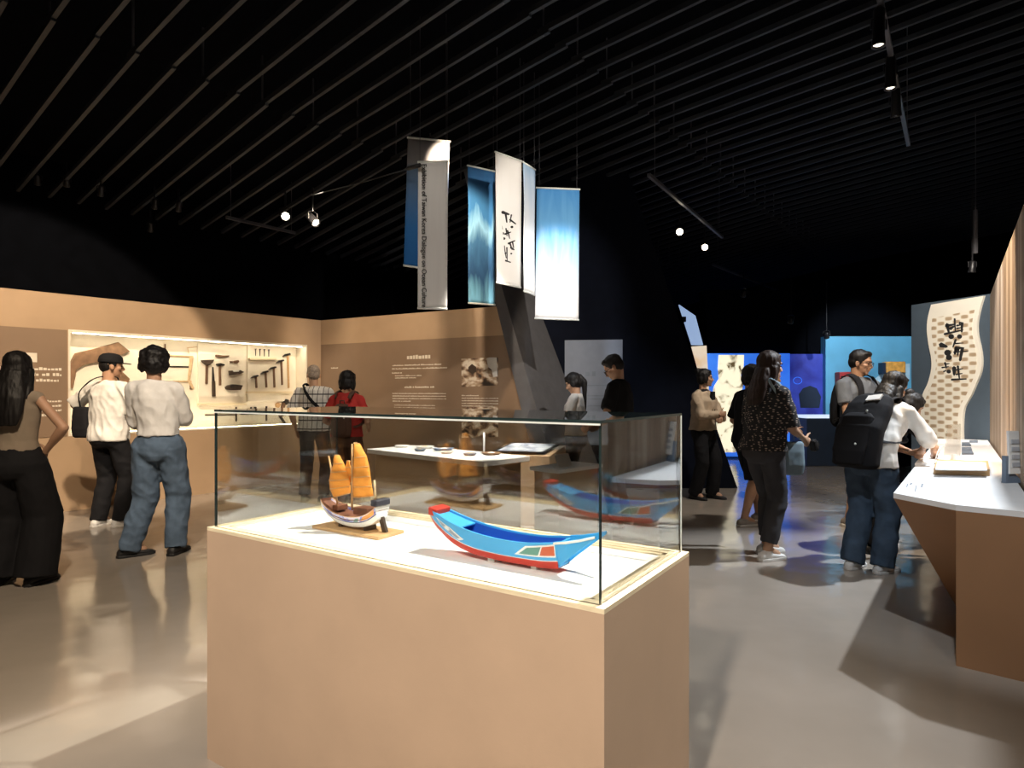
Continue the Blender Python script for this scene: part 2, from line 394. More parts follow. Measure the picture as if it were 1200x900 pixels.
# ceiling: black roof in three tilted planes, hung slats below it
bm = NB()
for a0, a1 in ((-3.1, 3.11), (3.11, 5.62), (5.62, 8.9)):
    z0, z1 = ceil_z(a0) + .5, ceil_z(a1) + .5
    prism(bm, [ab(a0, -4, z0), ab(a1, -4, z1), ab(a1, 18.5, z1), ab(a0, 18.5, z0)], (0, 0, .12))
ceiling = struct(link('ceiling', bm, M_black))
for k in range(60):
    b = .55 + .29 * k
    bm = NB(); w, h = .034, .048
    segs = ((-1.6, 3.17, 0), (3.05, 5.70, .028), (5.54, 8.5, .056))
    for a0, a1, dz in segs:
        z0, z1 = ceil_z(a0) - dz, ceil_z(a1) - dz
        if a0 == 3.05: z0 = ceil_z(3.11) + .0086 - dz
        if a0 == 5.54: z0 = ceil_z(5.62) + .0152 - dz
        prism(bm, [ab(a0, b - w / 2, z0), ab(a0, b + w / 2, z0), ab(a0, b + w / 2, z0 + h), ab(a0, b - w / 2, z0 + h)], ab(a1, b, z1) - ab(a0, b, z0))
    struct(link('slat', bm, M_slat, ceiling))
    if k % 2 == 0:
        bm = NB()
        for a in (3.11, 5.62): box(bm, ab(a, b, ceil_z(a) + .22), (.014, .014, .5))
        struct(link('hanger', bm, M_track, ceiling))

# ------------------------------------------------------------------ track lights
def track(p0, p1, label):
    t = thing('lighting_track', label, 'lighting track', Vector(p0)); v = Vector(p1) - Vector(p0); a, b = perp(v, Vector((0, 0, 1)))
    bm = NB(); prism(bm, [a * .018 + b * .018, a * .018 - b * .018, -a * .018 - b * .018, -a * .018 + b * .018], v); link('rail', bm, M_track, t)
    for f in (.06, .94):
        bm = NB(); cyl(bm, v * f, v * f + Vector((0, 0, 1.3)), .004, n=8); link('suspension_wire', bm, M_track, t)
    return t
track((-3.62, 8.00, 3.55), (-3.02, 8.80, 3.55), 'short black lighting track above the corner of the two tan walls')
track((1.50, 6.93, 3.72), (3.25, 9.75, 3.72), 'long dark lighting track hanging over the black leaning wall')
track((3.73, 11.75, 3.70), (6.4, 15.0, 3.70), 'lighting track above the far blue exhibits')
track((2.40, 4.15, 4.02), (4.30, 6.85, 4.02), 'lighting track of hanging cylinder spots above the right aisle')
def fixture(loc, aim, label, L=.16, r=.055, lens=None, rail_z=None, glow=True):
    t = thing('track_spotlight', label, 'spotlight', Vector(loc), 0, None)
    d = (Vector(aim) - Vector(loc)).normalized(); a, b = perp(d, Vector((0, 0, 1)))
    bm = NB()
    loft(bm, [(-d * L, a * r * .55, b * r * .55), (-d * L * .93, a * r * .8, b * r * .8), (-d * L * .2, a * r * .86, b * r * .86), (d * .0, a * r, b * r), (d * .012, a * r, b * r), (d * .012, a * r * .86, b * r * .86), (-d * .02, a * r * .8, b * r * .8)], 24)
    link('housing', bm, M_blackmetal, t, True)
    bm = NB(); loft(bm, [(-d * .019, a * r * .78, b * r * .78), (-d * .004, a * r * .76, b * r * .76), (d * .004, a * r * .5, b * r * .5)], 24); link('lens', bm, lens or M_lens, t, True)
    rz = (rail_z or loc[2] + .2) - loc[2]
    bm = NB(); side = d.cross(Vector((0, 0, 1))).normalized() * r * 1.15 if abs(d.z) < .98 else Vector((r * 1.15, 0, 0)); c = -d * L * .4
    for s in (-1, 1): tube(bm, [c + side * s, c + side * s + Vector((0, 0, r * 1.5)), c + Vector((0, 0, r * 1.9))], .006, 8)
    cyl(bm, c + Vector((0, 0, r * 1.8)), c + Vector((0, 0, max(rz, r * 2.2))), .009, n=10); link('yoke', bm, M_blackmetal, t)
    return t
fixture((-2.66, 7.42, 3.40), (0.0, 1.2, 1.3), 'lit spotlight facing out from the corner above the man in the plaid shirt', rail_z=3.7)
fixture((-2.30, 7.40, 3.32), (-.9, 6.5, 1.9), 'spotlight tilted down beside the lit one above the tan corner', rail_z=3.7)
fixture((2.27, 8.55, 3.50), (0.7, 3.0, 1.0), 'lit spotlight on the long track, the upper of its pair', rail_z=3.72)
fixture((2.81, 9.20, 3.44), (1.6, 3.4, 1.0), 'lit spotlight on the long track, the lower of its pair', rail_z=3.72)
fixture((5.48, 13.8, 3.49), (4.2, 10.2, 1.0), 'small lit spotlight on the track above the far blue exhibits', rail_z=3.70)
fixture((2.53, 4.36, 3.74), (2.42, 4.30, 0), 'cylinder spot nearest the top on the right aisle track', L=.26, r=.045, lens=M_lensdim, rail_z=4.02)
fixture((3.02, 5.04, 3.77), (2.95, 5.0, 0), 'cylinder spot pointing down, next along on the right aisle track', L=.26, r=.045, lens=M_lensdim, rail_z=4.02)
fixture((3.42, 5.62, 3.80), (3.9, 6.3, 1.2), 'unlit cylinder spot at the far end of the right aisle track', L=.24, r=.045, lens=M_blackmetal, rail_z=4.02)
fixture((5.93, 11.9, 2.36), (6.3, 12.5, 1.4), 'tiny bluish spotlight over the left end of the pale blue panel', L=.10, r=.05, lens=M_lensdim, rail_z=3.4)
fixture((4.85, 11.0, 2.55), (4.8, 12.0, 1.4), 'tiny spotlight above the dark indigo mural', L=.10, r=.05, lens=M_lensdim, rail_z=3.4)
fixture((3.95, 10.8, 2.98), (3.9, 12.0, 1.4), 'small faint spotlight under the black ceiling left of the far track', L=.10, r=.05, lens=M_lensdim, rail_z=3.5)
fixture((5.28, 7.25, 2.72), (5.3, 7.5, 1.4), 'small spotlight on a pale rod above the woven ribbon sign', L=.12, r=.04, lens=M_lensdim, rail_z=3.6)
t = thing('light_rod', 'pale upright rod hanging above the woven ribbon sign', 'rod', (5.30, 7.22, 2.92))
bm = NB(); box(bm, (0, 0, .25), (.035, .035, .5)); bevel(bm, .006); link('tube', bm, M_greyfin, t); bm = NB(); cyl(bm, (0, 0, .5), (0, 0, 1.6), .004, n=8); link('wire', bm, M_track, t)
# small emergency-type heads high on the left, seen as glints among the slats
for i, (x, y, Y, wh) in enumerate(((44, 215, 6.9, 'over the left end of the tan wall'), (78, 217, 6.9, 'second above the left end of the tan wall'), (118, 228, 7.0, 'third above the tool niche'), (181, 243, 7.2, 'above the middle of the tool niche'), (209, 246, 7.3, 'above the right half of the tool niche'), (176, 270, 7.6, 'lowest of the dark row above the tool niche'))):
    p = at(x, y, Y); fixture(p, p + Vector((-.25, .35, -.5)), 'unlit black track spotlight ' + wh, L=.11, r=.032, lens=M_ink, rail_z=p.z + .2)

# ------------------------------------------------------------------ wall prints and niche
t = thing('text_panel', 'brown printed panel with white text left of the tool niche', 'text panel', FA(-1.6, 0, 1.4))
def world_child(o, p):
    o.parent = p; o.matrix_parent_inverse = Matrix.Translation(p.location).inverted() if p.rotation_euler.z == 0 else p.matrix_world.inverted(); return o
def part(name, bm, m, p, smooth=False, ms=None):
    """a part built in world coordinates under its thing"""
    bm.transform(Matrix.Translation(-p.location)); return link(name, bm, m, p, smooth, ms)
bm = NB(); FA.box(bm, -3.3, NS0 - .012, 0, .008, NZ0, 2.03); part('board', bm, M_tanpanel, t)
bm = NB()
for k in range(2): FA.box(bm, -.32 + k * .115, -.225 + k * .115, .008, .010, 1.66, 1.76); FA.box(bm, -.30 + k * .115, -.25 + k * .115, .010, .0105, 1.70, 1.72)
lines_of_text(bm, FA, -1.2, .115, 1.575, .034, 3, .062, .008, 1, .98)
FA.box(bm, -.6, -.14, .008, .0095, 1.30, 1.335)
lines_of_text(bm, FA, -1.2, .115, 1.225, .026, 4, .051, .008, 2, .97)
part('lettering', bm, M_letter, t)

t = thing('wall_display_case', 'lit cream display niche full of old tools in the tan wall', 'display case', FA(NS0, 0, NZ0))
bm = NB(); FA.box(bm, NS0, NS1, ND - .03, ND, NZ0, NZ1); part('back_panel', bm, M_cream, t)
for s0, s1 in ((NS0, NS0 + .02), (NS1 - .02, NS1)):
    bm = NB(); FA.box(bm, s0, s1, ND, .004, NZ0, NZ1); part('side_panel', bm, M_cream, t)
bm = NB(); FA.box(bm, NS0 + .02, NS1 - .02, ND, .004, NZ0, NZ0 + .02); part('bottom_panel', bm, M_cream, t)
bm = NB(); FA.box(bm, NS0 + .02, NS1 - .02, ND, .004, NZ1 - .03, NZ1); part('top_panel', bm, M_cream, t)
bm = NB(); FA.box(bm, NS0 + .06, NS1 - .06, -.055, -.03, NZ1 - .036, NZ1 - .0305); part('light_strip', bm, M_strip, t)
bm = NB(); FA.box(bm, NS0 + .06, NS1 - .06, -.055, -.03, NZ0 + .0205, NZ0 + .024); part('light_strip', bm, M_strip, t)
# raised mounting boards on the back panel
for x0, y0, x1, y1, lab in ((231, 402, 287, 473, 'raised cream mounting board carrying mallets and planes'), (289, 402, 345, 470, 'raised cream mounting board carrying the row of adzes')):
    s0, z1 = FA.px(x0, y0, ND); s1, z0 = FA.px(x1, y1, ND)
    bm = NB(); FA.box(bm, s0, s1, ND, ND + .03, z0, z1); bevel(bm, .003, 1); tag(link('mounting_board', bm, M_cream), lab, 'board')
def tp(pts, d): return [FA.px(x, y, d) for x, y in pts]
def tool(name, label, shapes, d0=ND + .032, group=None, cat='tool'):
    """shapes: (part name, outline in the wall's plane, thickness, material)"""
    c = FA.px(*shapes[0][1][0], d0); t = thing(name, label, cat, FA(c[0], d0, c[1]), 0, group)
    for pn, pts, th, m in shapes:
        bm = NB(); FA.poly(bm, tp(pts, d0), d0 - .001, d0 + th)
        bmesh.ops.recalc_face_normals(bm, faces=bm.faces)
        bmesh.ops.bevel(bm, geom=list(bm.edges), offset=min(.006, th * .25), segments=2, affect='EDGES', profile=.5, clamp_overlap=True)
        part(pn, bm, m, t)
    return t
DB = ND + .001
tag(tool('timber_knee', 'curved brown ship timber at the left end of the niche', [('timber', [(81, 455), (80, 428), (87, 414), (108, 409), (137, 401), (151, 412), (122, 423), (98, 427), (88, 433), (84, 455)], .05, M_woodmid)], DB), 'curved brown ship timber at the left end of the niche', 'timber')
tag(tool('timber_board', 'brown angled plank between the cap man and the fluffy haired man', [('timber', [(124, 436), (133, 427), (151, 444), (143, 458)], .04, M_woodmid)], DB), 'brown angled plank between the cap man and the fluffy haired man', 'timber')
tool('frame_saw', 'pale wooden frame saw with hanging cord in the niche', [('top_rail', [(190, 415.5), (224, 417), (224, 418.5), (190, 417)], .02, M_woodpale), ('saw_blade', [(190, 428.5), (223, 429.2), (223, 430.8), (190, 430.2)], .012, M_iron), ('stretcher', [(186, 446), (224, 446), (224, 448), (186, 448)], .02, M_woodpale), ('upright', [(222, 417), (226, 417), (224, 432), (222, 445), (227, 455), (224, 456), (219.5, 446), (221, 430)], .025, M_woodpale), ('toggle', [(222, 450), (225, 450), (225, 456.5), (222, 456.5)], .02, M_wood)], DB)
tool('measuring_stick', 'thin upright stick above the frame saw', [('stick', [(192.6, 403), (194, 403), (194, 414.5), (192.6, 414.5)], .012, M_wood)], DB)
tool('cord', 'pale bent cord hooked above the frame saw', [('strand', [(219, 407), (231, 406), (231, 406.8), (220.2, 408), (222, 414), (221, 414.4)], .006, M_woodpale)], DB, cat='cord')
tool('wood_plane', 'slim dark plane, upper of three beside the fluffy haired man', [('body', [(196, 461), (212, 461), (212, 463.6), (196, 463.8)], .03, M_wooddark)], DB)
tool('wood_plane', 'broad brown plane, middle of three beside the fluffy haired man', [('body', [(198, 470.5), (219, 470), (221, 475.6), (199, 476.4)], .04, M_wood)], DB)
tool('wood_plane', 'brown plane with raised handle, lowest of three beside the fluffy haired man', [('body', [(191, 485), (209, 485.4), (209, 489), (191, 489.4)], .04, M_wood), ('handle', [(191.4, 486), (193, 482.5), (196.5, 483), (195.5, 486)], .03, M_wooddark)], DB)
tool('plumb_weight', 'small dark plumb weight low in the niche', [('weight', [(198.4, 495), (201.6, 495), (201, 498.5), (199, 498.5)], .02, M_iron)], DB)
DB2 = ND + .031
tool('mallet', 'large dark mallet with a flared head', [('head', [(234.5, 422), (249, 421.5), (247, 425.6), (243.5, 428), (240, 427.6), (236.5, 425)], .06, M_wooddark), ('handle', [(240.6, 427), (243.2, 427), (242.8, 450), (240.2, 450)], .025, M_wood)], DB2)
tool('chisel', 'long dark chisel hanging between the mallet and the hammer', [('blade', [(248.2, 430), (249.6, 430), (251, 447), (248, 447)], .02, M_iron), ('handle', [(247.8, 446.5), (251.2, 446.5), (251.8, 464.5), (248, 464.8)], .03, M_wooddark)], DB2)
tool('hammer', 'dark hammer with a thin curved head', [('head', [(252.6, 426.4), (257, 425.4), (262.2, 427), (261.8, 428.6), (252.8, 428.2)], .04, M_iron), ('handle', [(255.8, 428), (258, 428), (258.6, 451.6), (256.2, 451.8)], .025, M_wood)], DB2)
tool('spokeshave', 'slim brown bar tool above the hammer', [('body', [(252, 415.6), (260, 416.6), (268, 416.4), (267.4, 418.2), (258, 418.8), (252.2, 418.2)], .025, M_wood)], DB2)
tool('scraper', 'small grey brown hand scraper above two dark planes', [('blade', [(269, 423.2), (275, 423), (275, 424.8), (269, 424.8)], .02, M_wood), ('handle', [(274, 422.6), (278.5, 421.8), (279.6, 424), (277, 426.2), (274, 425.4)], .03, M_wood)], DB2)
tool('smoothing_plane', 'dark plane with a pale top, upper of the pair', [('body', [(267.2, 434.4), (279, 433.6), (284, 436), (279, 438.6), (268, 439.8)], .06, M_wooddark), ('wedge', [(270, 434.2), (278, 433.8), (277, 435.6), (271, 436)], .07, M_edgelight)], DB2)
tool('smoothing_plane', 'dark lumpy plane, lower of the pair', [('body', [(263, 453.6), (266, 451.4), (273, 450.4), (282.4, 451.6), (280, 457), (270, 457.4), (264, 456.6)], .06, M_wooddark), ('wedge', [(267, 451.6), (270.6, 450.2), (272, 453.6), (268, 454.6)], .075, M_iron)], DB2)
for i, x in enumerate((299.4, 304.4, 309.6, 314.8)):
    tag(tool('nail', 'x', [('shank', [(x - .55, 409 + i * .3), (x + .55, 409 + i * .3), (x + .3, 417 + i * .3), (x - .3, 417 + i * .3)], .01, M_iron), ('head', [(x - 1, 408.6 + i * .3), (x + 1, 408.6 + i * .3), (x + 1, 409.5 + i * .3), (x - 1, 409.5 + i * .3)], .014, M_iron)], DB2), 'thin iron nail, %s of four above the adzes' % ('first from the left', 'second from the left', 'third from the left', 'last on the right')[i], 'nail', 'nails above the adzes')
for lab, x0, y0, x1, y1 in (('narrow ledge under the four nails', 291, 419.6, 322, 421.6), ('long ledge under the row of adzes', 288, 458.6, 341, 461), ('long ledge under the mallet board', 231, 472.5, 287, 475)):
    s0, z1 = FA.px(x0, y0, DB2); s1, z0 = FA.px(x1, y0, DB2)
    bm = NB(); FA.poly(bm, tp([(x0, y0), (x1, y0 - .0), (x1, y1), (x0, y1)], DB2), DB2 - .002, DB2 + .045); tag(link('ledge', bm, M_creamwood), lab, 'ledge')
for i, (hx, hy, ln, m1) in enumerate(((299, 440, 14.5, M_wood), (310.5, 435, 19, M_wood), (320, 430, 24, M_wood), (329, 422, 29, M_wood), (336.5, 414.5, 40, M_tanwood))):
    tool('adze', ('shortest of five adzes, at the left of the row', 'second shortest of the five adzes', 'middle adze of the row of five', 'second longest of the five adzes', 'longest adze of the five, with a pale straight handle')[i],
         [('head', [(hx - 6.5, hy + 3.6), (hx - 3, hy + .4), (hx + 2.4, hy - .8), (hx + 3, hy + 1.2), (hx - 1.5, hy + 2.2)], .035, M_iron), ('handle', [(hx - .9, hy + .6), (hx + 1.2, hy + .6), (hx + 2.2, hy + ln), (hx + .3, hy + ln + .3)], .022, m1)], DB2, 'adzes in size order')
for i, (x0, x1, xs, y) in enumerate(((240, 275.5, 276.4, 486.2), (281.5, 311, 311.8, 485.4))):
    tool('marking_gauge', ('long ruler with a crosspiece, left of two at the niche bottom', 'long ruler with a crosspiece, right of two at the niche bottom')[i],
         [('beam', [(x0, y - .5), (x1, y - .8), (x1, y + .5), (x0, y + .8)], .015, M_wooddark), ('crosspiece', [(xs - .9, y - 9.4), (xs + .9, y - 9.4), (xs + .9, y + 7.6), (xs - .9, y + 7.6)], .02, M_wooddark)], DB)
tool('hand_adze', 'hand adze with a dark knob leaning at the right of the niche', [('handle', [(326, 488), (330, 471), (334, 472), (331, 488)], .03, M_wood), ('head', [(331.5, 471), (333, 467.5), (336.6, 468.4), (337, 472.4), (334, 474.6)], .05, M_iron), ('blade', [(326, 488), (329, 487), (335, 496.4), (332.6, 497)], .02, M_iron)], DB)
tool('ink_pot', 'small pale rounded tool left of the hand adze', [('bowl', [(322, 473.5), (325, 471.4), (328, 474), (325.4, 478), (322.4, 477)], .04, M_tanwood)], DB)
tool('punch', 'stubby dark punch standing at the niche bottom', [('body', [(293, 477), (294.6, 477), (294.6, 479.6), (293, 479.6)], .02, M_iron)], DB)
tool('punch', 'second stubby dark punch, right of the first', [('body', [(297.4, 476.8), (300, 476.8), (300, 479.6), (297.4, 479.6)], .02, M_iron)], DB)

# end wall: brown print with text and photographs
t = thing('wall_text_panel', 'wide brown panel of white text and two photographs on the end wall', 'text panel', FB(1.8, 0, 1.0))
def s_in(z): return slant(z) - .012
bm = NB(); FB.poly(bm, [(.01, .02), (s_in(.02), .02), (s_in(2.056), 2.056), (.01, 2.056)], 0, .008); part('board', bm, M_tanpanel, t)
bm = NB()
def tl(x0, y0, x1, rows, gap, h, seed, last):
    s0, z0 = FB.px(x0, y0, .008); s1, _ = FB.px(x1, y0, .008); lines_of_text(bm, FB, s0, s1, z0, h, rows, gap, .008, seed, last)
tl(477, 421, 505, 1, .05, .055, 3, 1); tl(460, 429, 517, 1, .05, .018, 4, 1); tl(459.5, 433, 524, 2, .058, .018, 5, .2); tl(463, 441, 494, 2, .03, .015, 6, .8)
tl(474, 454.5, 509, 1, .03, .024, 7, 1); tl(460, 461.5, 523, 4, .036, .013, 8, .35); tl(462, 475, 510, 3, .034, .011, 9, .8); tl(388, 432, 396, 1, .03, .02, 12, 1)
tl(541, 464, 561, 1, .03, .015, 10, 1); tl(541, 467, 584, 4, .034, .013, 11, .85)
part('lettering', bm, M_letter, t)
def photo_mat():
    m = mat('old_photo', (.4, .3, .2), .5); N, L, B = m.node_tree.nodes, m.node_tree.links, m.node_tree.nodes['Principled BSDF']
    tc = N.new('ShaderNodeTexCoord'); mp = N.new('ShaderNodeMapping'); mp.inputs['Scale'].default_value = (6, 6, 9); mp.inputs['Rotation'].default_value = (0, .7, 0)
    L.new(tc.outputs['Object'], mp.inputs['Vector'])
    n = N.new('ShaderNodeTexNoise'); n.inputs['Scale'].default_value = 1.2; n.inputs['Detail'].default_value = 9; n.inputs['Distortion'].default_value = .3; L.new(mp.outputs['Vector'], n.inputs['Vector'])
    r = ramp(N, [(.36, (.03, .02, .015)), (.44, (.17, .10, .06)), (.52, (.46, .33, .22)), (.60, (.75, .66, .54))]); L.new(n.outputs['Fac'], r.inputs['Fac']); L.new(r.outputs['Color'], B.inputs['Base Color'])
    return m
M_photo = photo_mat()
for (pts, extra) in (([(540.5, 420.5), (583.5, 418.5), (583.5, 451.5), (541, 453.5)], 1), ([(541, 477), (583.5, 476.5), (583.5, 512), (541, 513)], 0)):
    bm = NB(); FB.pxpoly(bm, pts, .008, .011); ph = part('printed_photo', bm, M_photo, t)
    if extra:
        bm = NB(); FB.pxpoly(bm, [(570, 420), (574, 418.8), (582, 419), (583, 441), (578, 442), (576, 433), (572, 430)], .011, .012); o = part('figure', bm, M_cwhite, t); o.parent = ph
        bm = NB(); FB.pxpoly(bm, [(549, 430), (553, 426.5), (558, 430), (558, 436), (553, 438), (548.5, 435)], .011, .012); o = part('figure', bm, M_wooddark, t); o.parent = ph

# grey panel in the black recess
t = thing('recess_panel', 'grey blue text panel on the black wall behind the man in black', 'text panel', (1.13, 8.75, 1.4))
M_recp = mat('recess_panel_print', (.20, .235, .31), .7, var=.06)
bm = NB(); prism(bm, [(.73, 8.75, .6), (1.53, 8.75, .6), (1.53, 8.75, 2.06), (.73, 8.75, 2.05)], (0, -.012, 0)); part('board', bm, M_recp, t)
bm = NB()
for (x0, y0, x1, y1) in ((686, 436, 691, 441), (694, 435, 698, 441)): 
    a, c = at(x0, y0, 8.738), at(x1, y1, 8.738); box(bm, ((a.x + c.x) / 2, 8.7365, (a.z + c.z) / 2), (c.x - a.x, .003, a.z - c.z))
for k, y in enumerate((451, 463, 467, 475)):
    a, c = at(688, y, 8.738), at(711, y + 1.3, 8.738); box(bm, ((a.x + c.x) / 2, 8.7365, (a.z + c.z) / 2), (c.x - a.x, .003, a.z - c.z))
part('lettering', bm, M_blueedge, t)

# ------------------------------------------------------------------ far exhibits
def emis(name, colA, colB, scale, estr, detail=5, axis=None, dist=.4):
    m = bpy.data.materials.new(name); N, L, B = nodes_of(m)
    tc = N.new('ShaderNodeTexCoord'); n = N.new('ShaderNodeTexNoise'); n.inputs['Scale'].default_value = scale; n.inputs['Detail'].default_value = detail; n.inputs['Distortion'].default_value = dist
    L.new(tc.outputs['Object'], n.inputs['Vector'])
    r = ramp(N, [(.35, colA), (.65 if scale != 4.5 else .47, colB)]); L.new(n.outputs['Fac'], r.inputs['Fac'])
    L.new(r.outputs['Color'], B.inputs['Base Color']); L.new(r.outputs['Color'], B.inputs['Emission Color']); B.inputs['Emission Strength'].default_value = estr
    return m
M_lightblue = emis('backlit_blue', (.02, .11, .62), (.05, .22, .85), .9, 1.0)
M_indigo = emis('backlit_indigo', (.012, .016, .16), (.03, .05, .34), 1.6, .8)
M_creamlit = emis('backlit_cream', (.10, .07, .03), (.95, .86, .62), 4.5, 1.1, 7, None, .8)
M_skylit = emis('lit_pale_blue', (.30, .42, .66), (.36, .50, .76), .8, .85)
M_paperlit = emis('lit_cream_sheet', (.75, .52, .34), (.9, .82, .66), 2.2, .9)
YM = 12.5
def wbox(bm, x0, x1, y0, y1, z0, z1): box(bm, ((x0 + x1) / 2, (y0 + y1) / 2, (z0 + z1) / 2), (x1 - x0, y1 - y0, z1 - z0))
def wpoly(bm, pts, Y, th): prism(bm, [at(x, y, Y) for x, y in pts], (0, th, 0))
t = thing('backlit_mural', 'glowing blue mural with a cream wavy map strip behind the aisle', 'mural', (4.5, YM, 0))
bm = NB(); wbox(bm, 3.80, 5.50, YM, YM + .25, .05, 2.09); part('light_box', bm, M_lightblue, t)
bm = NB(); wpoly(bm, [(842, 416), (871.5, 416), (871, 430), (868, 440), (871, 450), (868, 462), (861, 475), (862, 490), (866, 505), (862, 530), (840, 530), (838, 505), (837, 480), (838, 470), (834, 462), (837, 452), (842, 444), (841, 432)], YM, -.02); part('map_strip', bm, M_creamlit, t)
t = thing('indigo_mural', 'dark indigo backlit mural with faint sea drawing', 'mural', (6.0, YM, 0))
bm = NB(); wbox(bm, 5.51, 6.30, YM + .02, YM + .25, .05, 2.08); part('light_box', bm, M_indigo, t)
bm = NB()
tube(bm, [at(935 + 5 * cos(k * .35), 446 - 4 * sin(k * .35), YM) + Vector((0, .012, 0)) for k in range(19)], .006, 6)
part('ring_drawing', bm, M_lightblue, t)
bm = NB(); wpoly(bm, [(936, 462), (941, 455), (949, 452), (957, 455), (962, 465), (960, 478), (938, 478)], YM + .02, -.006); part('rock_drawing', bm, M_navybox, t)
M_bluepanel = mat('pale_blue_panel', (.10, .34, .52), .6, var=.35, scale=.9)
t = thing('pale_blue_panel', 'tall pale blue exhibit panel behind the man in the grey shirt', 'exhibit panel', (7.0, 12.6, 0))
bm = NB(); wbox(bm, 6.16, 8.1, 12.4, 12.6, .0, 2.42); part('board', bm, M_bluepanel, t)
M_paleband = mat('pale_band', (.42, .60, .70), .6, var=.1)
bm = NB(); wpoly(bm, [(1045, 428), (1066, 426), (1066, 444), (1050, 452), (1030, 462), (1000, 470), (992, 462), (1020, 448)], 12.4, -.006); part('wave_band', bm, M_paleband, t)
M_redbox = mat('red_model', (.35, .03, .03), .5); M_orange = mat('orange_model', (.62, .30, .06), .5, var=.3, scale=12)
def model(label, x0, y0, x1, y1, m, nm):
    a, c = at(x0, y0, 12.3), at(x1, y1, 12.3); t = thing(nm, label, 'model', ((a.x + c.x) / 2, 12.3, c.z))
    bm = NB(); wbox(bm, a.x, c.x, 12.2, 12.394, c.z, a.z); bevel(bm, .02); part('body', bm, m, t)
    return t, a, c
t, a, c = model('red box with a white label mounted on the pale blue panel', 981, 436, 1001, 452, M_redbox, 'red_box')
bm = NB(); wbox(bm, a.x + .08, a.x + .2, 12.19, 12.21, c.z + .05, c.z + .15); part('paper_label', bm, M_paper, t)
t, a, c = model('orange block mounted at the right of the pale blue panel', 1036, 424, 1058, 437, M_orange, 'orange_block')
bm = NB(); wbox(bm, a.x - .06, a.x + .02, 12.24, 12.394, c.z - .02, a.z - .02); part('side_shadow', bm, M_navybox, t)  # dark box put where the orange block's shadow falls
t = thing('low_counter', 'dark navy counter with a bright white top before the indigo mural', 'counter', (6.2, 11.6, 0))
bm = NB(); wbox(bm, 5.28, 7.3, 11.3, 12.0, 0, .86); bevel(bm, .01, 1); part('cabinet', bm, M_navybox, t)
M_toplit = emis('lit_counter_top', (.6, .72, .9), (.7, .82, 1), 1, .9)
bm = NB(); wbox(bm, 5.26, 7.32, 11.28, 12.02, .86, .90); part('lit_top', bm, M_toplit, t)
t = thing('slanted_light_panel', 'pale blue slanted lit panel in the gap right of the black wall', 'lit panel', (3.3, 11.8, 1.4))
bm = NB(); wpoly(bm, [(796, 357), (815, 370), (824, 404), (811, 404)], 11.8, .06); part('panel', bm, M_skylit, t)
bm = NB(); wpoly(bm, [(799, 371), (804, 371), (804, 377), (801, 378)], 11.79, -.006); part('drawing', bm, M_ink, t)
t = thing('picture_sheet', 'cream picture sheet below the pale blue slanted panel', 'picture', (3.5, 11.8, 1.2))
bm = NB(); wpoly(bm, [(811, 406), (828, 405), (831, 460), (826, 460)], 11.8, .06); part('sheet', bm, M_paperlit, t)
# black bulkhead above the far exhibits
bm = NB(); wbox(bm, 3.55, 9.5, 12.3, 12.36, 2.1, 3.7) if False else prism(bm, [at(824, 340, 12.62), at(1080, 340, 12.62), at(1080, 396, 12.62), at(964, 396, 12.62), at(960, 415, 12.62), at(832, 415, 12.62)], (0, .3, 0)); struct(link('wall_far', bm, M_black))

# ------------------------------------------------------------------ ribbon sign on the navy board
LN, RN = Vector((5.12, 8.1)), Vector((5.41, 7.18))
dn = (RN - LN).normalized(); FN = Frame(LN, dn, (dn.y, -dn.x)); NL = (RN - LN).length
t = thing('navy_sign_board', 'tall navy board behind the woven ribbon sign', 'sign board', FN(NL / 2, 0, 0))
bm = NB(); FN.box(bm, 0, NL + .05, -.12, 0, 0, 2.45); bevel(bm, .004, 1); part('board', bm, M_navyboard, t)
def weave():
    m = mat('woven_cream', (.7, .62, .48), .8); N, L, B = m.node_tree.nodes, m.node_tree.links, m.node_tree.nodes['Principled BSDF']
    tc = N.new('ShaderNodeTexCoord'); sp = N.new('ShaderNodeSeparateXYZ')
    nz = N.new('ShaderNodeTexNoise'); nz.inputs['Scale'].default_value = 9
    L.new(tc.outputs['Object'], nz.inputs['Vector'])
    mxv = N.new('ShaderNodeVectorMath'); mxv.operation = 'MULTIPLY_ADD'; mxv.inputs[1].default_value = (.012, .012, .012)
    L.new(nz.outputs['Color'], mxv.inputs[0]); L.new(tc.outputs['Object'], mxv.inputs[2]); L.new(mxv.outputs[0], sp.inputs[0])
    o = []
    for ax, p in (('X', .098), ('Z', .050)):
        k = N.new('ShaderNodeMath'); k.operation = 'MULTIPLY'; k.inputs[1].default_value = pi / p; L.new(sp.outputs[ax], k.inputs[0])
        q = N.new('ShaderNodeMath'); q.operation = 'SINE'; L.new(k.outputs[0], q.inputs[0]); o.append(q)
    pr = N.new('ShaderNodeMath'); pr.operation = 'MULTIPLY'; L.new(o[0].outputs[0], pr.inputs[0]); L.new(o[1].outputs[0], pr.inputs[1])
    r = ramp(N, [(.02, (.84, .79, .68)), (.25, (.60, .48, .33)), (.6, (.42, .31, .20))]); L.new(pr.outputs[0], r.inputs['Fac']); L.new(r.outputs['Color'], B.inputs['Base Color'])
    return m
M_weave = weave()
t = thing('ribbon_sign', 'wavy cream woven ribbon sign with black brush characters', 'sign', FN(NL / 2, 0, .8))
Lw = [(1091, 357), (1087, 373), (1086, 387), (1088, 404), (1091, 420), (1091, 433), (1087, 449), (1081, 462), (1078, 478), (1079, 495), (1082, 510), (1084, 519)]
Rw = [(1152.7, 346.5), (1148, 363), (1145, 379), (1145.5, 393), (1149, 409), (1150.5, 423), (1149, 436), (1144, 449), (1138, 463), (1130, 478), (1128, 495), (1128, 512), (1129, 519)]
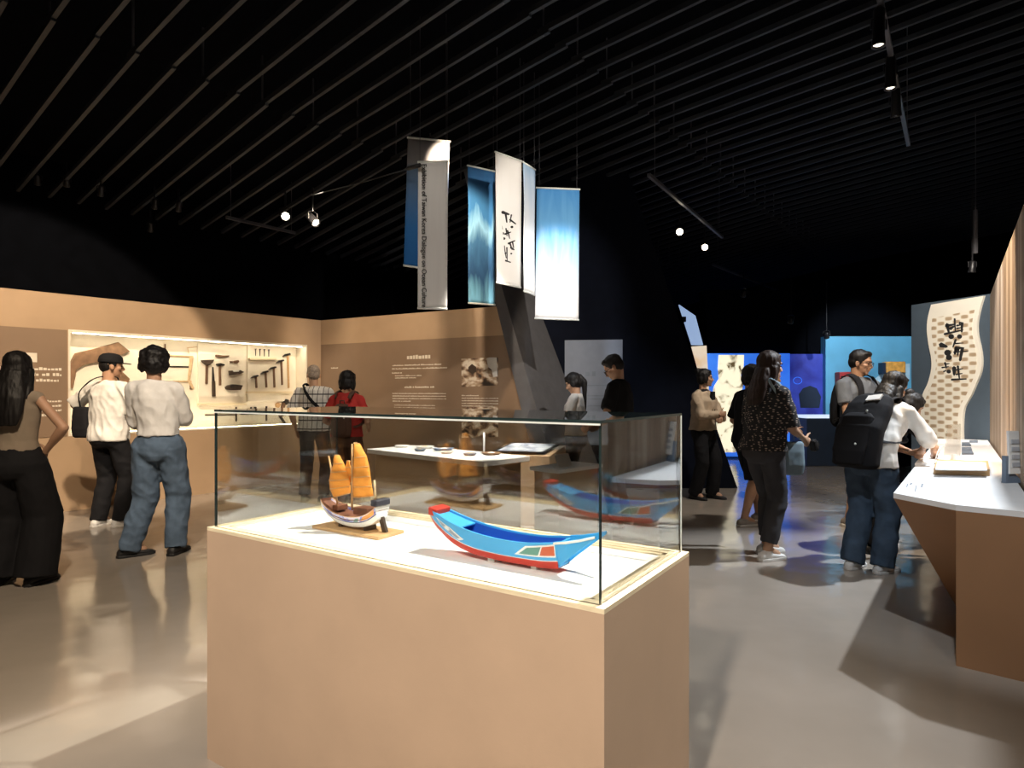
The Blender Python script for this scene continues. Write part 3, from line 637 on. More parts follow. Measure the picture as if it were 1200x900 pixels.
def dens(P, n):
    out = []
    for i in range(len(P) - 1):
        p0 = Vector(P[max(0, i - 1)]); p1 = Vector(P[i]); p2 = Vector(P[i + 1]); p3 = Vector(P[min(len(P) - 1, i + 2)])
        for k in range(n):
            u = k / n; out.append(tuple(.5 * (2 * p1 + (p2 - p0) * u + (2 * p0 - 5 * p1 + 4 * p2 - p3) * u * u + (3 * p1 - p0 - 3 * p2 + p3) * u ** 3)))
    out.append(P[-1]); return out
bm = NB(); FN.pxpoly(bm, dens(Lw, 4) + dens(Rw, 4)[::-1], 0, .03)
M_rib = mat('ribbon_cream', (.84, .80, .70), .7, var=.02)
part('ribbon', bm, M_rib, t)
bm = NB(); ins = lambda P, k: [(x + k, y) for x, y in P]
FN.pxpoly(bm, dens(ins(Lw[1:], 5.5), 4) + dens(ins(Rw[1:], -6), 4)[::-1], .03, .033)
bm.transform(Matrix.Translation(-t.location)); o = link('weave', bm, M_weave, t)
Mi = FN.M().to_3x3().to_4x4(); o.data.transform(Mi.inverted()); o.matrix_local = Mi
rz = lambda p: (1080 + p[0] / 7.5, 340 + p[1] / 7.5)
bm = NB()
strokes(bm, FN, [([(213, 315), (290, 300)], 16), ([(222, 300), (238, 368)], 20), ([(290, 252), (296, 365)], 11), ([(250, 340), (285, 318)], 18), ([(335, 292), (356, 288), (352, 365)], 20), ([(308, 312), (345, 305)], 11), ([(308, 336), (345, 330)], 10), ([(200, 387), (362, 350)], 13), ([(260, 408)], 32), ([(333, 408)], 28),
    ([(165, 480), (218, 496)], 28), ([(228, 550)], 38), ([(240, 592)], 34), ([(300, 435), (275, 500)], 13), ([(290, 470), (366, 464)], 9), ([(302, 508), (292, 562)], 18), ([(300, 513), (358, 510), (338, 615)], 26), ([(282, 546), (408, 534)], 9), ([(322, 520), (316, 572)], 13),
    ([(205, 638), (216, 682)], 13), ([(178, 681), (236, 672)], 9), ([(208, 652), (242, 645)], 9), ([(193, 716), (216, 706)], 9), ([(238, 715)], 25),
    ([(285, 680), (286, 742)], 24), ([(318, 668), (332, 778)], 13), ([(300, 702), (362, 690)], 10), ([(303, 741), (356, 732)], 10), ([(263, 787), (392, 780)], 12)], .033, .0345, rz, 1.6)
part('calligraphy', bm, M_ink, t)

# ------------------------------------------------------------------ right counter and what stands on it
CT = .79
t = thing('faceted_counter', 'long white topped counter with faceted brown base at the right wall', 'counter', (3.2, 4.6, 0))
A_, B_, C_, W_, D_ = (2.09, 3.46), (2.18, 3.10), (2.405, 2.90), (5.40, 7.17), (5.0, 7.42)
W0 = (2.44, 2.93)
top = [A_, B_, C_, W0, W_, D_]; low = [(2.78, 3.95), (2.18, 3.10), (2.405, 2.90), W0, W_, (5.2, 7.3)]
bm = NB(); a = [bm.verts.new((x, y, 0)) for x, y in low]; b = [bm.verts.new((x, y, CT - .028)) for x, y in top]
bm.faces.new(a[::-1]); bm.faces.new(b)
for i in range(6): bm.faces.new((a[i], a[(i + 1) % 6], b[(i + 1) % 6], b[i]))
M_counter = mat('counter_brown', (.33, .175, .085), .7, var=.04, scale=4)
part('base', bm, M_counter, t)
bm = NB(); prism(bm, [(x, y, CT - .028) for x, y in top], (0, 0, .028)); part('counter_top', bm, M_white, t)
bm = NB()
for x, y, w, h in ((1063, 567, 1.2, 4), (1067, 566, 2.2, 2), (1073, 569, 1.2, 7), (1080, 567, 2, 4)):
    prism(bm, [onz(x, y, CT), onz(x + w, y, CT), onz(x + w - 1, y + h, CT), onz(x - 1, y + h, CT)], (0, 0, .001))
part('lettering', bm, M_blueedge, t)
def slab(name, label, cat, pts, z0, z1, m, pn='body', bev=.004):
    c = sum((onz(x, y, z0) for x, y in pts), Vector()) / len(pts); t = thing(name, label, cat, c)
    bm = NB(); prism(bm, [onz(x, y, z0) for x, y in pts], (0, 0, z1 - z0)); bevel(bm, bev, 2); part(pn, bm, m, t); return t
t = slab('wooden_block', 'tan wooden plinth block with a white top on the right counter', 'block', [(1094, 556), (1160, 558), (1158, 547), (1098, 545)], CT, CT + .045, M_tanwood)
p = [onz(x, y, CT + .045) for x, y in ((1096, 551), (1157, 552), (1155, 543), (1099, 541))]
bm = NB(); prism(bm, p, (0, 0, .006)); part('white_pad', bm, M_white, t)
# clear bent sheet on its stand
M_acr = glass_mat(); M_acr.name = 'clear_acrylic'
t = thing('acrylic_stand', 'clear bent acrylic display beside the watch wearing arm', 'stand', onz(1112, 541, CT))
p0, p1 = onz(1105, 545, CT), onz(1126, 541, CT); v = (p1 - p0).normalized(); w = Vector((-v.y, v.x, 0))
bm = NB(); prism(bm, [p0 - w * .04, p1 - w * .04, p1 + w * .06, p0 + w * .06], (0, 0, .012)); bevel(bm, .003, 1); part('base', bm, M_tanwood, t)
bm = NB(); prism(bm, [p0 + Vector((0, 0, .012)), p1 + Vector((0, 0, .012)), p1 + Vector((0, 0, .30)), p0.lerp(p1, .3) + Vector((0, 0, .30))], w * .006); part('sheet', bm, M_acr, t)
bm = NB(); q = onz(1094, 546, CT)
tube(bm, [q + Vector((0, 0, 0)) + v * k * .03 + Vector((0, 0, .14 * sin(min(1, k / 7) * pi * .62))) for k in range(8)], .004, 8); part('bent_rod', bm, M_edgelight, t)
bm = NB(); cyl(bm, p0.lerp(p1, .6) + Vector((0, 0, .012)), p0.lerp(p1, .6) + Vector((0, 0, .07)), .03, .014, 16); part('model', bm, M_paper, t)
# framed card leaning on a small foot
t = thing('card_stand', 'white printed card on a grey easel foot at the right edge', 'card stand', onz(1184, 578, CT))
pa, pb = onz(1178, 572, CT), onz(1190, 579, CT); pa.z = pb.z = CT + .06
up = Vector((.07, .05, .26)); lean = Vector((.09, .06, .0))
q0 = onz(1184, 566, CT); sd = Vector((.14, .02, 0))
bm = NB(); prism(bm, [q0 + Vector((0, 0, .055)), q0 + sd + Vector((0, 0, .055)), q0 + sd + Vector((.06, .09, .31)), q0 + Vector((.06, .09, .31))], (-.008, .008, 0)); part('card', bm, M_paper, t)
bm = NB()
for k in range(4):
    f0, f1 = .16 + k * .18, .26 + k * .18; o0 = Vector((.06 * f0 + .012, .09 * f0 - .002, .055 + .255 * f0)); o1 = Vector((.06 * f1 + .012, .09 * f1 - .002, .055 + .255 * f1))
    prism(bm, [q0 + o0, q0 + sd * .75 + o0, q0 + sd * .75 + o1, q0 + o1], (.002, -.003, 0))
part('print', bm, mat('grey_print', (.42, .42, .44), .7), t)
bm = NB(); tri = [q0 + Vector((-.035, -.01, .0)), q0 + Vector((.09, .01, .0)), q0 + Vector((.03, .03, .075))]
prism(bm, tri, (-.006, .03, 0)); prism(bm, [q0 + Vector((-.035, -.01, 0)), q0 + Vector((-.02, -.01, 0)), q0 + Vector((.02, .04, .16)), q0 + Vector((.005, .04, .16))], (-.01, .02, 0)); part('easel_foot', bm, M_blueedge, t)
for nm, lab, pts, h, m in (('leaflet', 'flat white leaflet near the front edge of the right counter', [(1070, 550), (1087, 550), (1084, 553), (1068, 553)], .006, M_paper), ('folded_sheet', 'folded white sheet under the watch wearing arm', [(1076, 541), (1092, 541), (1088, 545), (1072, 546)], .02, M_paper),
        ('dark_tile', 'small dark tile at the far end of the right counter', [(1136, 517), (1146, 517), (1146, 519), (1136, 519)], .012, M_blueedge), ('grey_tray', 'grey tray nearest on the far stretch of the right counter', [(1127, 533), (1141, 533), (1139, 530), (1127, 530)], .018, M_blueedge), ('grey_tray', 'grey tray between two others on the right counter', [(1127, 528.5), (1139, 528.5), (1138, 526), (1127, 526)], .018, M_blueedge), ('grey_tray', 'farthest grey tray on the right counter', [(1127, 523), (1138, 523), (1136, 520), (1127, 520)], .018, M_blueedge)):
    slab(nm, lab, nm.replace('_', ' '), pts, CT, CT + h, m, 'body', .003)

# ------------------------------------------------------------------ hanging banners
def ban_mat(name, stops, nscale, mixcol, mixamt, stretch):
    m = bpy.data.materials.new(name); N, L, B = nodes_of(m); B.inputs['Roughness'].default_value = .85; B.inputs['Specular IOR Level'].default_value = .15
    uv = N.new('ShaderNodeUVMap'); sp = N.new('ShaderNodeSeparateXYZ'); L.new(uv.outputs[0], sp.inputs[0])
    mp = N.new('ShaderNodeMapping'); mp.inputs['Scale'].default_value = stretch; L.new(uv.outputs[0], mp.inputs['Vector'])
    n = N.new('ShaderNodeTexNoise'); n.inputs['Scale'].default_value = nscale; n.inputs['Detail'].default_value = 5; n.inputs['Distortion'].default_value = .6; L.new(mp.outputs['Vector'], n.inputs['Vector'])
    ad = N.new('ShaderNodeMath'); ad.operation = 'MULTIPLY_ADD'; ad.inputs[1].default_value = mixamt; L.new(n.outputs['Fac'], ad.inputs[0])
    sb = N.new('ShaderNodeMath'); sb.operation = 'SUBTRACT'; sb.inputs[1].default_value = mixamt * .5; L.new(sp.outputs['Y'], sb.inputs[0]); L.new(sb.outputs[0], ad.inputs[2])
    r = ramp(N, stops); L.new(ad.outputs[0], r.inputs['Fac'])
    L.new(r.outputs['Color'], B.inputs['Base Color'])
    return m
MB_white = ban_mat('banner_white', [(0, (.80, .79, .78)), (.5, (.70, .69, .69)), (1, (.84, .83, .82))], 2, None, .5, (4, .5, 1))
MB_white2 = ban_mat('banner_white_painted', [(0, (.90, .89, .87)), (.7, (.88, .87, .86)), (1, (.78, .76, .73))], 2, None, .3, (3, .5, 1))
MB_blue = ban_mat('banner_blue_fade', [(0, (.74, .72, .72)), (.25, (.72, .74, .78)), (.45, (.42, .62, .80)), (.7, (.14, .38, .68)), (1, (.07, .26, .58))], 2.2, None, .35, (3, 1.2, 1))
MB_blue2 = ban_mat('banner_blue_wave', [(0, (.22, .55, .78)), (.2, (.03, .09, .20)), (.42, (.06, .18, .36)), (.55, (.30, .60, .84)), (.68, (.05, .20, .44)), (1, (.04, .13, .30))], 2.0, None, .5, (1.5, 1.2, 1))
MB_greyblue = ban_mat('banner_grey_blue', [(0, (.02, .12, .36)), (.3, (.03, .15, .40)), (.75, (.12, .18, .26)), (.8, (.26, .25, .26)), (1, (.26, .25, .26))], 2, None, .05, (2, 1, 1))
MB_pale = ban_mat('banner_pale_blue', [(0, (.88, .88, .87)), (.5, (.80, .83, .86)), (.9, (.45, .58, .75)), (1, (.32, .48, .68))], 2, None, .3, (2, 1, 1))
def banner(label, c, Ys, m, bulge=.03, hem=True):
    tl_, tr_, br_, bl_ = [at(*p, y) for p, y in zip(c, (Ys[0], Ys[1], Ys[1], Ys[0]))]
    o = (tl_ + tr_) / 2; t = thing('hanging_banner', label, 'banner', o)
    nrm = (tr_ - tl_).cross(bl_ - tl_).normalized()
    if nrm.y > 0: nrm = -nrm
    bm = NB(); uvl = bm.loops.layers.uv.new('UVMap'); G = 10; H = 30; V0 = []
    def P(u, v, k): return tl_.lerp(tr_, u).lerp(bl_.lerp(br_, u), v) - o + nrm * (bulge * (sin(v * 5 + u * 2) * .5 + sin(v * 9 - u * 3) * .2) * sin(pi * min(1, v * 1.05)) * .6 + k)
    sh = [[[bm.verts.new(P(i / G, j / H, k)) for i in range(G + 1)] for j in range(H + 1)] for k in (.002, -.002)]
    def face(vs, uvs):
        f = bm.faces.new(vs); f.smooth = True
        for l, q in zip(f.loops, uvs): l[uvl].uv = q
    for k in (0, 1):
        for j in range(H):
            for i in range(G):
                idx = [(i, j), (i + 1, j), (i + 1, j + 1), (i, j + 1)]
                if k: idx = idx[::-1]
                face([sh[k][b][a] for a, b in idx], [(a / G, 1 - b / H) for a, b in idx])
    for j in range(H):
        for i in (0, G): face([sh[0][j][i], sh[0][j + 1][i], sh[1][j + 1][i], sh[1][j][i]], [(i / G, 1 - j / H)] * 4)
    for i in range(G):
        for j in (0, H): face([sh[0][j][i], sh[0][j][i + 1], sh[1][j][i + 1], sh[1][j][i]], [(i / G, 1 - j / H)] * 4)
    link('cloth', bm, m, t)
    w = (tr_ - tl_)
    bm = NB(); cyl(bm, tl_ - o - w * .02, tr_ - o + w * .02, .010, n=10); link('top_rod', bm, M_edgelight, t, True)
    bm = NB(); wb = br_ - bl_; cyl(bm, bl_ - o - wb * .01, br_ - o + wb * .01, .010, n=10); link('bottom_rod', bm, M_edgelight, t, True)
    for u in (.06, .94):
        p = tl_.lerp(tr_, u); a = p.dot(UU); bm = NB(); cyl(bm, p - o, p - o + Vector((0, 0, max(.1, ceil_z(a) + .4 - p.z))), .0022, n=6); link('cord', bm, M_track, t)
    fr = Frame(tl_, (tr_ - tl_).to_2d(), nrm.to_2d()); return t, fr
banner('grey and blue banner behind the white one with English text', [(478, 161), (527, 166), (522, 318), (473, 311)], (6.05, 6.15), MB_greyblue)
t, fr = banner('white banner with English words running down its left edge', [(490, 190), (525, 189), (524, 362), (489.5, 361)], (5.75, 5.75), MB_white, .012)
cu = bpy.data.curves.new('words', 'FONT'); cu.body = 'Exhibition of Taiwan Korea Dialogue on Ocean Culture'; cu.size = 1; cu.extrude = .02; cu.offset = .008
tmp = bpy.data.objects.new('words', cu); COL.objects.link(tmp)
me = bpy.data.meshes.new_from_object(tmp.evaluated_get(bpy.context.evaluated_depsgraph_get())); bpy.data.objects.remove(tmp)
xs = [v.co.x for v in me.vertices]; k = 1.30 / (max(xs) - min(xs)); Lx = min(xs)
me.transform(Matrix.Scale(k, 4)); ky = 1.05
topp = at(496.0, 192, 5.735)
M4 = Matrix(((0, ky, 0, 0), (0, 0, -1, 0), (-1, 0, 0, 0), (0, 0, 0, 1)))
me.transform(Matrix.Translation(topp - t.location - Vector((.012, 0, 0))) @ M4); me.materials.clear(); me.materials.append(M_ink)
o = bpy.data.objects.new('words', me); COL.objects.link(o); o.parent = t
t, fr = banner('deep blue wave painted banner left of the calligraphy banner', [(548, 194), (580, 201), (580, 357.5), (549, 355)], (7.0, 7.2), MB_blue2)
t, fr = banner('white banner with black brush calligraphy', [(580.5, 178), (611, 189), (610, 337), (582, 331)], (6.3, 6.55), MB_white2, .0)
bz = lambda p: (570 + p[0] / 5, 170 + p[1] / 5); bm = NB()
strokes(bm, fr, [([(93, 393), (132, 406)], 14), ([(113, 400), (120, 452)], 10), ([(147, 408), (139, 452)], 6), ([(138, 436), (172, 462)], 8), ([(150, 480)], 12), ([(84, 468), (93, 492)], 10), ([(95, 518)], 14), ([(103, 548)], 13), ([(115, 488), (121, 532)], 6), ([(108, 522), (142, 510)], 8), ([(124, 500), (137, 548)], 6), ([(128, 577), (167, 560)], 8), ([(139, 578), (151, 612)], 7), ([(154, 570), (160, 602)], 6), ([(143, 600), (162, 613)], 9), ([(79, 602), (91, 573)], 6), ([(90, 608), (96, 672)], 6), ([(104, 590), (116, 662)], 6), ([(120, 600), (122, 680)], 6), ([(94, 642), (122, 630)], 6), ([(79, 665), (142, 687)], 8), ([(146, 636)], 8)], .003, .005, bz, 1.35)
part('calligraphy', bm, M_ink, t)
banner('narrow pale blue banner right of the calligraphy banner', [(613, 190), (627, 199), (627, 346), (614, 341)], (6.6, 6.83), MB_pale)
banner('wide sky blue banner fading to white at the bottom', [(629, 220), (679, 222), (678, 375), (627, 373)], (6.9, 6.95), MB_blue)
t = thing('steel_cable', 'thin dark cable with a black clip running left from the English text banner', 'cable', at(488, 195, 5.70))
bm = NB(); tube(bm, [at(488, 195, 5.70), at(430, 212, 6.3), at(365, 229, 7.2)], .006, 6); part('cable', bm, M_slat, t, True)
bm = NB(); tube(bm, [at(492, 193.5, 5.66), at(478, 197.5, 5.78)], .02, 8); part('clip', bm, M_ink, t, True)
# ================================================================== SHOWCASE IN THE MIDDLE
FC = Frame((.211, 1.445), (-1.331, .875), (.549, .836)); CL, CW, CH = 1.593, .617, .85
GI, GT, GH = .018, .007, 1.281
t = thing('glass_showcase', 'glass showcase on a tan plinth holding the two model boats', 'showcase', FC(CL / 2, CW / 2, 0)); CASE = t
bm = NB(); FC.box(bm, 0, CL, 0, CW, 0, CH - .012); part('plinth', bm, M_plinth, t)
bm = NB(); rw = .05
for s0, s1, d0, d1 in ((0, CL, 0, rw), (0, CL, CW - rw, CW), (0, rw, rw, CW - rw), (CL - rw, CL, rw, CW - rw)): FC.box(bm, s0, s1, d0, d1, CH - .012, CH)
part('rim', bm, M_creamwood, t)
bm = NB()
for s0, s1, d0, d1 in ((rw, CL - rw, rw, rw + .016), (rw, CL - rw, CW - rw - .016, CW - rw), (rw, rw + .016, rw, CW - rw), (CL - rw - .016, CL - rw, rw, CW - rw)): FC.box(bm, s0, s1, d0, d1, CH - .012, CH - .003)
part('inner_lip', bm, M_creamwood, t)
bm = NB(); FC.box(bm, rw + .014, CL - rw - .014, rw + .014, CW - rw - .014, CH - .014, CH - .008); part('deck', bm, M_deck, t)
DZ = CH - .008
def pane(s0, s1, d0, d1, z0, z1, thin):
    bm = NB(); FC.box(bm, s0, s1, d0, d1, z0, z1); bm.faces.ensure_lookup_table(); bmesh.ops.recalc_face_normals(bm, faces=bm.faces); ax = {'s': FC.d, 'd': FC.n, 'z': Vector((0, 0, 1))}[thin]
    for f in bm.faces: f.material_index = 0 if abs(f.normal.dot(ax)) > .9 else 1
    part('glass_pane', bm, None, t, ms=[M_glass, M_edge])
pane(GI, CL - GI, GI, GI + GT, CH, GH - GT, 'd'); pane(GI, CL - GI, CW - GI - GT, CW - GI, CH, GH - GT, 'd')
pane(GI, GI + GT, GI + GT, CW - GI - GT, CH, GH - GT, 's'); pane(CL - GI - GT, CL - GI, GI + GT, CW - GI - GT, CH, GH - GT, 's')
pane(GI - .001, CL - GI + .001, GI - .001, CW - GI + .001, GH - GT, GH, 'z')
bm = NB(); FC.box(bm, GI, CL - GI, GI - .0012, GI - .0002, GH - GT - .005, GH - GT - .0005); part('edge_highlight', bm, M_edgelight, t)  # pale strips stand in for the highlight along the glass edges
bm = NB(); FC.box(bm, GI - .0012, GI - .0002, CW - GI - .008, CW - GI, CH, GH - GT); part('edge_highlight', bm, M_edgelight, t)

# ---- generic little hull: stations (x, z bottom, half width bottom, z top, half width top)
def interp(st, x):
    for a, b in zip(st, st[1:]):
        if (a[0] - x) * (b[0] - x) <= 0:
            u = (x - a[0]) / (b[0] - a[0]); return tuple(a[i] + (b[i] - a[i]) * u for i in range(5))
    return st[-1]
def resample(st, n):
    P = [Vector(s) if False else s for s in st]; out = []
    for i in range(len(P) - 1):
        p0, p1, p2, p3 = P[max(0, i - 1)], P[i], P[i + 1], P[min(len(P) - 1, i + 2)]
        for k in range(n):
            u = k / n
            out.append(tuple(.5 * (2 * b + (c - a) * u + (2 * a - 5 * b + 4 * c - d) * u * u + (3 * b - a - 3 * c + d) * u ** 3) for a, b, c, d in zip(p0, p1, p2, p3)))
    out.append(P[-1]); return out
def side_pt(s, f, out=0.0):
    """point on the hull's outer side: f 0 bottom .. 1 sheer, gently rounded"""
    x, zb, wb, zt, wt = s; y = wb + (wt - wb) * (f ** .8) + out; return x, y, zb + (zt - zb) * f
def hull(st, bands, M, parent, thick=.006, floor_f=.30, names=None):
    """bands: (part name, f0, f1, material): each painted band is a mesh of its own"""
    st = resample(st, 4)
    for nm, f0, f1, m in bands:
        bm = NB(); rows = []
        for s in st:
            r = []
            for sg in (-1, 1):
                x, y0, z0 = side_pt(s, f0); _, y1, z1 = side_pt(s, f1); _, y2, z2 = side_pt(s, (f0 + f1) / 2)
                r.append([(x, sg * y0, z0), (x, sg * y2, z2), (x, sg * y1, z1), (x, sg * max(.002, y1 - thick), z1), (x, sg * max(.001, y0 - thick), z0)])
            rows.append(r)
        for sd in (0, 1):
            V = [[bm.verts.new(M @ Vector(p)) for p in r[sd]] for r in rows]
            for i in range(len(V) - 1):
                for j in range(5): bm.faces.new((V[i][j], V[i][(j + 1) % 5], V[i + 1][(j + 1) % 5], V[i + 1][j]))
            bm.faces.new(V[0]); bm.faces.new(V[-1][::-1])
        if f0 == 0:
            B0 = [(bm.verts.new(M @ Vector((s[0], -s[2], s[1]))), bm.verts.new(M @ Vector((s[0], s[2], s[1])))) for s in st]
            B1 = [(bm.verts.new(M @ Vector((s[0], -s[2] * .98, s[1] + .004))), bm.verts.new(M @ Vector((s[0], s[2] * .98, s[1] + .004)))) for s in st]
            for i in range(len(st) - 1):
                bm.faces.new((B0[i][0], B0[i + 1][0], B0[i + 1][1], B0[i][1])); bm.faces.new((B1[i][0], B1[i][1], B1[i + 1][1], B1[i + 1][0]))
                bm.faces.new((B0[i][0], B1[i][0], B1[i + 1][0], B0[i + 1][0])); bm.faces.new((B0[i][1], B0[i + 1][1], B1[i + 1][1], B1[i][1]))
            for k in (0, -1): bm.faces.new((B0[k][0], B0[k][1], B1[k][1], B1[k][0]))
        o = part(nm, bm, m, parent)
        for p in o.data.polygons: p.use_smooth = False
    return st
def cap_plate(nm, s, f0, f1, th, m, M, parent):
    bm = NB(); x, ya, za = side_pt(s, f0); _, yb, zb = side_pt(s, f1)
    prism(bm, [M @ Vector(p) for p in ((x, -ya, za), (x, ya, za), (x, yb, zb), (x, -yb, zb))], M.to_3x3() @ Vector((th, 0, 0))); return part(nm, bm, m, parent)
def side_patch(nm, st, pts, out, m, M, parent, sg=-1, dense=6):
    """a painted patch following the hull side, outline given as (x, f)"""
    P = []
    for i in range(len(pts)):
        a, b = pts[i], pts[(i + 1) % len(pts)]
        for k in range(dense): u = k / dense; P.append((a[0] + (b[0] - a[0]) * u, a[1] + (b[1] - a[1]) * u))
    bm = NB()
    cx = sum(p[0] for p in P) / len(P); cf = sum(p[1] for p in P) / len(P)
    def W(x, f, o): s = interp(st, x); q = side_pt(s, f, o); return M @ Vector((q[0], sg * q[1], q[2]))
    n = len(P); L = []
    for lay in (1, .66, .33): L.append([bm.verts.new(W(cx + (p[0] - cx) * lay, cf + (p[1] - cf) * lay, out)) for p in P])
    cv = bm.verts.new(W(cx, cf, out)); low = [bm.verts.new(W(p[0], p[1], -.001)) for p in P]
    for i in range(n):
        j = (i + 1) % n
        bm.faces.new((low[i], low[j], L[0][j], L[0][i]))
        for k in (0, 1): bm.faces.new((L[k][i], L[k][j], L[k + 1][j], L[k + 1][i]))
        bm.faces.new((L[2][i], L[2][j], cv))
    return part(nm, bm, m, parent)

M_bblue = mat('boat_light_blue', (.045, .36, .72), .45, var=.05); M_bdeep = mat('boat_deep_blue', (.01, .10, .52), .45, var=.08); M_bred = mat('boat_red', (.50, .035, .02), .45, var=.08)
M_bwhite = mat('boat_white', (.82, .82, .80), .45, var=.03); M_bgreen = mat('boat_green', (.09, .25, .20), .5); M_bgrey = mat('boat_grey', (.28, .30, .36), .5); M_borange = mat('boat_orange_red', (.50, .09, .03), .5)
# ---- blue sampan
bo = Vector((.0, 1.868, DZ + .012)); MB = Matrix(((FC.d.x, FC.n.x, 0, bo.x), (FC.d.y, FC.n.y, 0, bo.y), (0, 0, 1, bo.z), (0, 0, 0, 1)))
t = thing('model_boat', 'light blue model sampan with red keel and upturned red bow on the white deck', 'model boat', bo)
ST = [(.292, .096, .026, .122, .032), (.265, .068, .030, .114, .037), (.20, .028, .034, .094, .046), (.12, .006, .037, .077, .053), (.02, .0, .038, .068, .057), (-.07, .0, .038, .068, .057), (-.13, .0, .036, .074, .054), (-.175, .004, .032, .080, .050)]
st = hull(ST, [('keel_strake', 0, .28, M_bred), ('white_line', .28, .31, M_bwhite), ('hull', .31, .95, M_bblue), ('gunwale', .95, 1.0, M_bblue)], MB, t)
bm = NB(); rr = [(s[0], s[2] * .9 + .003, s[1] + .012) for s in st[3:]]      # inner floor
va = [bm.verts.new(MB @ Vector((x, -y, z))) for x, y, z in rr]; vb = [bm.verts.new(MB @ Vector((x, y, z))) for x, y, z in rr]
vc = [bm.verts.new(MB @ Vector((x, -y, z - .004))) for x, y, z in rr]; vd = [bm.verts.new(MB @ Vector((x, y, z - .004))) for x, y, z in rr]
for i in range(len(rr) - 1):
    bm.faces.new((va[i], va[i + 1], vb[i + 1], vb[i])); bm.faces.new((vc[i], vd[i], vd[i + 1], vc[i + 1])); bm.faces.new((va[i], vc[i], vc[i + 1], va[i + 1])); bm.faces.new((vb[i], vb[i + 1], vd[i + 1], vd[i]))
for k in (0, -1): bm.faces.new((va[k], vb[k], vd[k], vc[k]))
part('cabin_sole', bm, M_bdeep, t)
bm = NB()                                                               # deep blue lining along the far side
for sg in (-1, 1):
    L = []
    for s in st[4:-2]:
        q0 = side_pt(s, .34); q1 = side_pt(s, .93); L.append([bm.verts.new(MB @ Vector((q[0], sg * (q[1] - o), q[2]))) for q, o in ((q0, .0062), (q1, .0062), (q1, .0075), (q0, .0075))])
    for a, b in zip(L, L[1:]):
        for j in range(4): bm.faces.new((a[j], a[(j + 1) % 4], b[(j + 1) % 4], b[j]))
    bm.faces.new(L[0]); bm.faces.new(L[-1])
part('lining', bm, M_bdeep, t)
cap_plate('bow_plate', st[0], 0, 1, -.008, M_bblue, MB, t)
s0 = st[0]; bm = NB()                                                   # red bow block
prism(bm, [MB @ Vector(p) for p in ((s0[0] + .004, -s0[4] - .002, .104), (s0[0] + .004, s0[4] + .002, .104), (s0[0] + .002, s0[4] + .003, .128), (s0[0] + .002, -s0[4] - .003, .128))], MB.to_3x3() @ Vector((-.034, 0, -.006))); bevel(bm, .002, 2); part('bow_block', bm, M_bred, t)
bm = NB()                                                               # fore deck
f = [interp(st, x) for x in (.262, .20, .165)]
va = [MB @ Vector((s[0], -s[4] + .004, s[3] - .006)) for s in f] + [MB @ Vector((s[0], s[4] - .004, s[3] - .006)) for s in f[::-1]]; prism(bm, va, (0, 0, -.004)); part('fore_deck', bm, M_bblue, t)
cap_plate('transom', st[-1], 0, .93, .006, M_bblue, MB, t)
for sg in (-1, 1):                                                      # stern horns carrying the sides up and back
    bm = NB(); q = [(-.170, .0505, .004, .081), (-.21, .047, .040, .088), (-.25, .043, .072, .098), (-.288, .039, .101, .110)]; V = []
    for x, y, z0, z1 in q: V.append([bm.verts.new(MB @ Vector((x, sg * yy, z))) for yy, z in ((y - (.02 if x > -.2 else .004), z0), (y, z1), (y - .007, z1), (y - (.026 if x > -.2 else .010), z0))])
    for a, b in zip(V, V[1:]):
        for j in range(4): bm.faces.new((a[j], a[(j + 1) % 4], b[(j + 1) % 4], b[j]))
    bm.faces.new(V[0]); bm.faces.new(V[-1]); hn = part('stern_horn', bm, M_bblue, t)
    bm = NB(); tube(bm, [MB @ Vector((x, sg * (y + .0005), z1 - .004)) for x, y, z0, z1 in q], .0035, 6); o = part('white_edge', bm, M_bwhite, t, True); o.parent = hn
for sg in (-1, 1):
    w = side_patch('eye_panel', st, [(.262, .72), (.20, .72), (.145, .50), (.165, .36), (.24, .52)], .0012, M_bwhite, MB, t, sg)
    o = side_patch('eye_field', st, [(.250, .70), (.203, .67), (.160, .49), (.172, .41), (.235, .54)], .0022, M_bgrey, MB, t, sg); o.parent = w
    o = side_patch('eye', st, [(.218, .68), (.206, .68), (.200, .60), (.206, .53), (.218, .53), (.224, .60)], .0034, M_bwhite, MB, t, sg); o.parent = w
    w = side_patch('stern_panel', st, [(-.040, .44), (-.080, .86), (-.172, .93), (-.172, .44)], .0012, M_bwhite, MB, t, sg)
    o = side_patch('green_field', st, [(-.056, .50), (-.086, .80), (-.130, .84), (-.118, .50)], .0022, M_bgreen, MB, t, sg); o.parent = w
    o = side_patch('orange_field', st, [(-.124, .50), (-.134, .84), (-.170, .87), (-.170, .50)], .0022, M_borange, MB, t, sg); o.parent = w
for x in (.06, -.09):
    bm = NB(); box(bm, (x, 0, -.006), (.02, .05, .0135), MB); part('acrylic_rest', bm, M_edgelight, t)
# ---- junk with orange sails
M_sail = mat('orange_sail', (.86, .33, .045), .75, var=.15, scale=14, bump=.3, bscale=60); M_mast = mat('mast_wood', (.62, .36, .16), .55, var=.2, scale=20)
def paint():
    m = mat('painted_side', (.7, .6, .75), .5); N, L, B = m.node_tree.nodes, m.node_tree.links, m.node_tree.nodes['Principled BSDF']
    tc = N.new('ShaderNodeTexCoord'); n = N.new('ShaderNodeTexNoise'); n.inputs['Scale'].default_value = 26; n.inputs['Detail'].default_value = 2; n.inputs['Distortion'].default_value = .8
    L.new(tc.outputs['Object'], n.inputs['Vector'])
    r = ramp(N, [(.38, (.16, .20, .62)), (.48, (.42, .50, .85)), (.56, (.80, .70, .82)), (.66, (.78, .74, .84))]); L.new(n.outputs['Fac'], r.inputs['Fac']); L.new(r.outputs['Color'], B.inputs['Base Color'])
    return m
